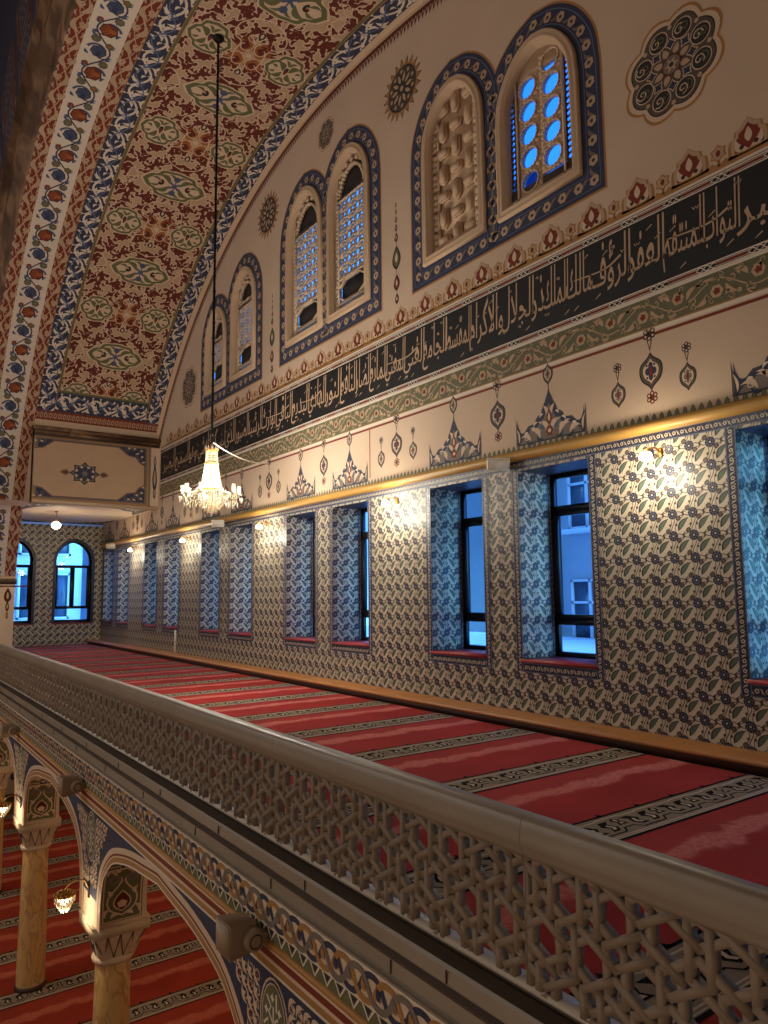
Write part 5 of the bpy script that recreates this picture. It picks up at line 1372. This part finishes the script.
# ---- brass wall lamps with lit glass shades on the tiles
def sconce():
    r = thing('wall_lamp', '', 'wall lamp', (XW, 0, 1.47), 'wall lamps between the window pairs')
    s_ = Surf(ident); s_.lathe([(.001, -.05), (.03, -.045), (.032, .045), (.001, .06)], 'brass', (-.012, 0, .03), 10, .5); s_.build('back_plate', r)
    s_ = Surf(ident); s_.tube(smooth([(-.015, 0, .03), (-.08, .0, .075), (-.16, .03, .07), (-.20, .05, .045)], 4), .009, 'brass', 6); s_.lathe([(.001, .06), (.02, .055), (.05, .03), (.055, .022)], 'brass', (-.20, .05, 0), 12); s_.build('arm', r)
    s_ = Surf(ident); s_.lathe([(.04, .028), (.06, .01), (.072, -.03), (.068, -.055), (.03, -.068), (.001, -.07)], 'shade_lit', (-.20, .05, 0), 16); s_.build('lamp_shade', r, smooth_=True)
    return r
sc0 = sconce()
spots = [4.62, 9.46, 14.10, 18.70, 23.35]
labs = ['brass wall lamp glaring on the tiles nearest the viewer', 'brass wall lamp second from the viewer, between the two nearest window pairs', 'brass wall lamp on the tiles next to the chandelier', 'brass wall lamp on the tiles above the white cable duct', 'brass wall lamp nearest the gallery end wall']
for i, (y, l) in enumerate(zip(spots, labs)):
    o = sc0 if i == 0 else dup(sc0, (XW, y, 1.47), l)
    o.location = (XW, y, 1.47); o['label'] = l
    point('wall_lamp_light', (XW - .42, y + .05, 1.25), 36, (255, 243, 216), r=.16); point('wall_lamp_up', (XW - .22, y + .05, 1.62), 4, r=.04)
# ---- white floodlights on the gold cornice
def flood(name, label, cat, m, grp, sz=(.20, .30, .17)):
    r = thing(name, label, cat, (0, 0, 0), grp); a, b, c = sz
    s_ = Surf(ident)
    P_ = [[(-.06 - a, -b * .5, -c * .5), (-.06 - a, b * .5, -c * .5), (-.06 - a, b * .5, c * .5), (-.06 - a, -b * .5, c * .5)], [(-.08, -b * .42, -c * .42), (-.08, b * .42, -c * .42), (-.08, b * .42, c * .42), (-.08, -b * .42, c * .42)]]
    s_.grid(P_, m, True); s_.quads(P_[0] + P_[1], [(0, 1, 2, 3), (7, 6, 5, 4)], m); s_.build('housing', r)
    s_ = Surf(ident); s_.box(-.07 - a, -b * .46, -c * .44, -.062 - a, b * .46, c * .44, 'pane' if False else 'white_plastic' if m == 'white_plastic' else 'grey_paint'); s_.build('lens', r)
    s_ = Surf(ident); s_.box(-.085, -.04, -.03, .0, .04, .03, m); s_.box(-.012, -.07, -.06, 0, .07, .06, m); s_.build('bracket', r)
    return r
f0 = flood('floodlight', 'white floodlight box on the gold cornice nearest the viewer', 'floodlight', 'white_plastic', 'white floodlights on the cornice')
f0.location = (XW - .09, 7.10, 1.76); f0.rotation_euler = (0, rad(-14), rad(58))
for y, l in ((16.55, 'white floodlight box on the gold cornice just under the chandelier'), (25.75, 'white floodlight box on the gold cornice near the end corner')):
    dup(f0, (XW - .09, y, 1.76), l)
# ---- floodlights on the arcade frieze with round swivel joints
def arc_flood(label):
    r = thing('arcade_floodlight', label, 'floodlight', (XA, 0, -2.12), 'floodlights on the arcade')
    s_ = Surf(ident); a = .19
    P_ = [[(-.25, y, z) for y, z in ((-.02, -.10), (.20, -.10), (.20, .10), (-.02, .10))], [(-.07, y, z) for y, z in ((.0, -.085), (.18, -.085), (.18, .085), (.0, .085))]]
    s_.grid(P_, 'lamp_housing', True); s_.quads(P_[0] + P_[1], [(0, 1, 2, 3), (7, 6, 5, 4)], 'lamp_housing'); s_.box(-.256, -.01, -.09, -.25, .19, .09, 'lamp_housing'); s_.build('housing', r)
    s_ = Surf(ident); t = np.arange(16) * 2 * PI / 16
    P_ = [[(-.02 - h * .0 + x, -.03 + y0, 0) for x, y0 in ()] for h in ()]
    rings = [(.001, -.075), (.05, -.075), (.062, -.07), (.068, -.05), (.068, .0), (.06, .012)]
    s_.grid([[(-.105 + rr_ * math.cos(k), yy, rr_ * math.sin(k)) for k in t] for rr_, yy in rings], 'lamp_housing', True)
    s_.grid([[(-.105 + rr_ * math.cos(k), yy, rr_ * math.sin(k)) for k in t] for rr_, yy in ((.036, -.0765), (.036, -.079), (.044, -.079), (.044, -.0765))], 'stone_dark', True)
    s_.build('swivel_joint', r)
    s_ = Surf(ident); s_.box(-.10, -.06, -.03, 0, .0, .03, 'lamp_housing'); s_.box(-.012, -.09, -.07, -.003, .03, .07, 'lamp_housing'); s_.build('bracket', r)
    return r
a0 = arc_flood('beige arcade floodlight with round joint, largest one above the blue spandrel'); a0.location = (XA, 4.40, -2.12)
dup(a0, (XA, 8.95, -2.12), 'beige arcade floodlight above the nearest column')
dup(a0, (XA, 13.2, -2.12), 'beige arcade floodlight above the middle column')
# ---- small crystal baskets hanging from curved brackets on the arcade blocks
def basket():
    r = thing('crystal_wall_lamp', '', 'wall lamp', (XA, 0, -3.12), 'crystal lamps on the arcade columns')
    s_ = Surf(ident); s_.box(-.012, -.025, -.12, 0, .025, .05, 'dark_metal'); s_.tube(smooth([(-.01, 0, -.02), (-.07, 0, .07), (-.17, 0, .08), (-.245, 0, .02), (-.25, 0, -.03)], 5), .008, 'brass', 6); s_.build('bracket', r)
    s_ = Surf(ident)
    s_.lathe([(.012, -.02), (.10, -.035), (.105, -.05), (.10, -.055)], 'brass', (-.25, 0, 0), 14)
    for i in range(12): a = i * PI / 6; s_.ball((-.25 + .10 * math.cos(a), .10 * math.sin(a), -.035), .02, 'brass', 6, 4); s_.ball((-.25 + .065 * math.cos(a + .3), .065 * math.sin(a + .3), -.015), .017, 'brass', 6, 4)
    s_.build('crown', r)
    s_ = Surf(ident)
    for tier in range(5):
        rr_ = .10 * (1 - tier / 6); m_ = 14 - 2 * tier
        for i in range(m_): a = i * 2 * PI / m_; s_.lathe([(.001, .02), (.012, .0), (.001, -.045)], 'crystal', (-.25 + rr_ * math.cos(a), rr_ * math.sin(a), -.07 - .026 * tier), 5)
    s_.build('crystal_drops', r)
    s_ = Surf(ident); s_.lathe([(.001, .0), (.05, -.01), (.06, -.035), (.04, -.075), (.001, -.09)], 'shade_lit', (-.25, 0, -.06), 10); s_.build('bulb', r)
    return r
b0 = basket(); b0.location.y = BLK[2] + .3; b0['label'] = 'lit crystal lamp on a bracket beside the nearest column'
dup(b0, (XA, BLK[3] + .12, -3.12), 'lit crystal lamp on a bracket cut by the edge beside the middle column')
for b in BLK[2:5]: point('arcade_lamp_light', (XA - .25, b + .25, -3.34), 9, r=.06)
# ---- glass pendant in the low bay
pd = thing('pendant_lamp', 'small lit glass pendant in front of the pointed end windows', 'pendant lamp', (4.66, 23.5, 2.10))
s_ = Surf(ident); s_.tube([(0, 0, .15), (0, 0, .46)], .006, 'dark_metal', 5); s_.lathe([(.001, .42), (.05, .43), (.05, .47)], 'brass', n=10); s_.build('rod', pd)
s_ = Surf(ident); s_.lathe([(.05, .16), (.055, .2), (.02, .22)], 'brass', n=10); s_.build('cap', pd)
s_ = Surf(ident); s_.lathe([(.05, .16), (.13, .09), (.14, .04), (.10, -.03), (.04, -.07), (.001, -.08)], 'shade_lit', n=16); s_.build('lamp_shade', pd, smooth_=True)
point('pendant_light', (4.66, 23.5, 1.95), 34, r=.08)
# ---- white cable duct on the far wall
s_ = Surf(ident); s_.box(XW - .04, 19.60, ZL, XW - .003, 19.68, -.93, 'white_plastic'); s_.box(XW - .045, 19.595, ZL + .28, XW - .003, 19.685, ZL + .29, 'grey_paint')
tag(s_.build('cable_duct'), 'white upright cable duct on the tiles under a far window', 'cable duct')

# ================================================================== OUTSIDE, SEEN THROUGH THE WINDOWS
def house(name, label, x, y0, y1, z0, z1, col, wins, depth=5):
    r = thing(name, label, 'building', (x, (y0 + y1) / 2, z0))
    M_ = Matrix.Translation((-x, -(y0 + y1) / 2, -z0))
    Surf(ident).box(x, y0, z0, x + depth, y1, z1, col).build('wall', r, M_)
    for (a, b, c, d) in wins:
        s_ = Surf(ident)
        for A_, B_, C_, D_ in ((a, b, a + .06, d), (c - .06, b, c, d), (a, b, c, b + .06), (a, d - .06, c, d), ((a + c) / 2 - .03, b, (a + c) / 2 + .03, d), (a, (b + 2 * d) / 3 - .03, c, (b + 2 * d) / 3 + .03)): s_.box(x - .10, A_, B_, x - .0, C_, D_, 'facade_light')
        s_.box(x - .25, a - .1, b - .12, x, c + .1, b, 'facade_light'); w = s_.build('window', r, M_)
        Surf(ident).box(x - .04, a, b, x - .01, c, d, 'facade_glass').build('pane', w)
    return r
wins = []
for zz0 in (-1.4, 1.55, 4.2): 
    for yy in (11.0, 8.4, 5.6, 2.6): wins.append((yy, zz0, yy + 1.15, zz0 + 1.7))
h1 = house('house', 'grey rendered house with white windows outside the nearest full window', 14.5, 0, 12.6, -6, 7.5, 'facade', wins)
M_ = Matrix.Translation((-14.5, -6.3, 6)); Surf(ident).box(14.2, 12.6, -6, 17, 14.3, 8, 'facade_light').build('corner_pier', h1, M_)
house('tower_block', 'tall bluish block outside the second window', 17.5, 15.5, 19.5, -6, 14, 'facade_dark', [(16.2, -1.0 + 3 * k, 17.2, .8 + 3 * k) for k in range(3)])
house('row_house', 'pale row house outside the window beside the second wall lamp', 18.0, 20.5, 30, -6, 4, 'facade_light', [(22 + 2.6 * k, -.5, 23.2 + 2.6 * k, 1.2) for k in range(3)])
s_ = Surf(ident); s_.box(XW + DEP + .4, -6, -1.5, 14.4, 27.5, -1.12, 'snow'); tag(s_.build('terrace_roof'), 'pale flat roof just below the windows outside', 'roof')
r = thing('office_block', 'pale building with tall windows outside the pointed end windows', 'building', (4, 40, -6)); M_ = Matrix.Translation((-4, -40, 6))
Surf(ident).box(-8, 40, -6, 14, 46, 9, 'facade_light').build('wall', r, M_)
for k in range(8):
    x = -1.5 + 1.55 * k; s_ = Surf(ident)
    for z0, z1 in ((-1.1, 1.2), (2.1, 3.6)):
        s_.box(x, 39.9, z0, x + .12, 40, z1, 'snow'); s_.box(x + .78, 39.9, z0, x + .9, 40, z1, 'snow'); s_.box(x, 39.9, z0, x + .9, 40, z0 + .1, 'snow'); s_.box(x, 39.9, z1 - .1, x + .9, 40, z1, 'snow')
    w = s_.build('window', r, M_); q = Surf(ident)
    for z0, z1 in ((-1.1, 1.2), (2.1, 3.6)): q.box(x, 39.95, z0, x + .9, 39.98, z1, 'facade_glass')
    q.build('pane', w)
s_ = Surf(ident); s_.box(-8, YE + .5, -2.4, 12, 39.8, -2.1, 'snow'); tag(s_.build('terrace_roof'), 'pale flat roof outside the pointed end windows', 'roof')

# ================================================================== SHELL OF THE PRAYER HALL (out of frame, closes the room)
sh = Surf(ident)
sh.quads([(-18, -8, LFL), (-18, 30, LFL), (-18, 30, 17), (-18, -8, 17)], [(0, 1, 2, 3)], 'plaster_plain'); struct(sh.build('wall_left'), 'far side wall of the prayer hall')
sh = Surf(ident); sh.quads([(-18, -8, LFL), (8.2, -8, LFL), (8.2, -8, 17), (-18, -8, 17)], [(0, 1, 2, 3)], 'plaster_plain'); struct(sh.build('wall_back'), 'wall behind the viewer')
sh = Surf(ident); sh.quads([(-18, YE + .3, LFL), (2.4, YE + .3, LFL), (2.4, YE + .3, 17), (-18, YE + .3, 17)], [(0, 1, 2, 3)], 'plaster_plain'); struct(sh.build('wall_front'), 'front wall of the prayer hall')
sh = Surf(ident); sh.quads([(-18, -8, 17), (8.2, -8, 17), (8.2, 30, 17), (-18, 30, 17)], [(0, 1, 2, 3)], 'plaster_plain'); struct(sh.build('ceiling_hall'), 'ceiling of the prayer hall', 'ceiling')
sh = Surf(ident); sh.quads([(XA + .05, 25.45, LFL), (XW, 25.45, LFL), (XW, 25.45, FL - .2), (XA + .05, 25.45, FL - .2)], [(0, 1, 2, 3)], 'plaster')
le = struct(sh.build('wall_lower_end'), 'end wall of the aisle under the gallery')
s_ = Surf(lambda u, v, o: np.c_[u, 25.44 - o, v]); p = Pat()
for k in range(6):
    x = 2.6 + .72 * k
    p.rect(x, -5.55, x + .62, -3.6, 'navy', 1)
    for a in range(3):
        for b in range(7): p.rect(x + .04 + .19 * a, -5.5 + .27 * b, x + .2 + .19 * a, -5.28 + .27 * b, 'white_paint' if (a + b) % 3 else 'blue_light', 2)
s_.add(p).build('window_panes', le)['label'] = 'blue and white window panes low on the aisle end wall'  # bright window panes painted flat in blue and white, no glass behind

# ================================================================== LIGHT
for y, pw in ((3.5, 170), (11.5, 600), (20.0, 760)): point('hall_chandelier_fill', (-7.5, y, 5.0), pw, (255, 248, 241), .8)  # added overall fill, standing in for the hall's unseen big chandelier
for x, y, pw in ((-.6, .5, 60), (-3.0, 6.0, 70), (-3.0, 14.0, 70)): point('hall_low_fill', (x, y, -2.6), pw, (255, 226, 190), .4)  # added low fill lights brightening the arch jambs and lower hall
for y in (6.4, 10.8, 15.1, 19.5): point('aisle_fill_light', (5.0, y, -2.6), 40, (255, 218, 170), .2)  # invented fill under the gallery, put in to light the lower carpet
w = bpy.data.worlds.new('evening sky'); sc.world = w; w.use_nodes = True
nt = w.node_tree; bg = nt.nodes['Background']; tc = nt.nodes.new('ShaderNodeTexCoord'); sx = nt.nodes.new('ShaderNodeSeparateXYZ'); rp = nt.nodes.new('ShaderNodeValToRGB')
rp.color_ramp.elements[0].position = .56; rp.color_ramp.elements[0].color = rgb(122, 204, 246); rp.color_ramp.elements[1].position = 1.0; rp.color_ramp.elements[1].color = rgb(48, 108, 235)
nt.links.new(tc.outputs['Generated'], sx.inputs[0])
mp = nt.nodes.new('ShaderNodeMapRange'); mp.inputs[1].default_value = -1; mp.inputs[2].default_value = 1
nt.links.new(sx.outputs['Z'], mp.inputs[0]); nt.links.new(mp.outputs[0], rp.inputs[0]); nt.links.new(rp.outputs[0], bg.inputs[0]); bg.inputs[1].default_value = 7.5

# ================================================================== CAMERA
cam = bpy.data.cameras.new('camera'); co_ = bpy.data.objects.new('camera', cam); COL.objects.link(co_)
cam.sensor_fit = 'HORIZONTAL'; cam.sensor_width = 36.0; cam.lens = 36.0 * 727.58 / 768.0; cam.clip_start = .05; cam.clip_end = 300
mw = Matrix(((0.81388041, -0.05643116, -0.57828557, 0), (-0.58094152, -0.09663845, -0.80818808, 0), (-0.01027763, 0.99371854, -0.11143535, 0), (0, 0, 0, 1)))
co_.matrix_world = mw
sc.camera = co_
vs = sc.view_settings; vs.view_transform = 'Standard'; vs.look = 'None'; vs.exposure = 0.0; vs.gamma = 1.0; vs.use_curve_mapping = False
sc.cycles.use_denoising = True; sc.cycles.max_bounces = 8; sc.cycles.diffuse_bounces = 4; sc.cycles.transparent_max_bounces = 16
sc.cycles.sample_clamp_indirect = 4.0
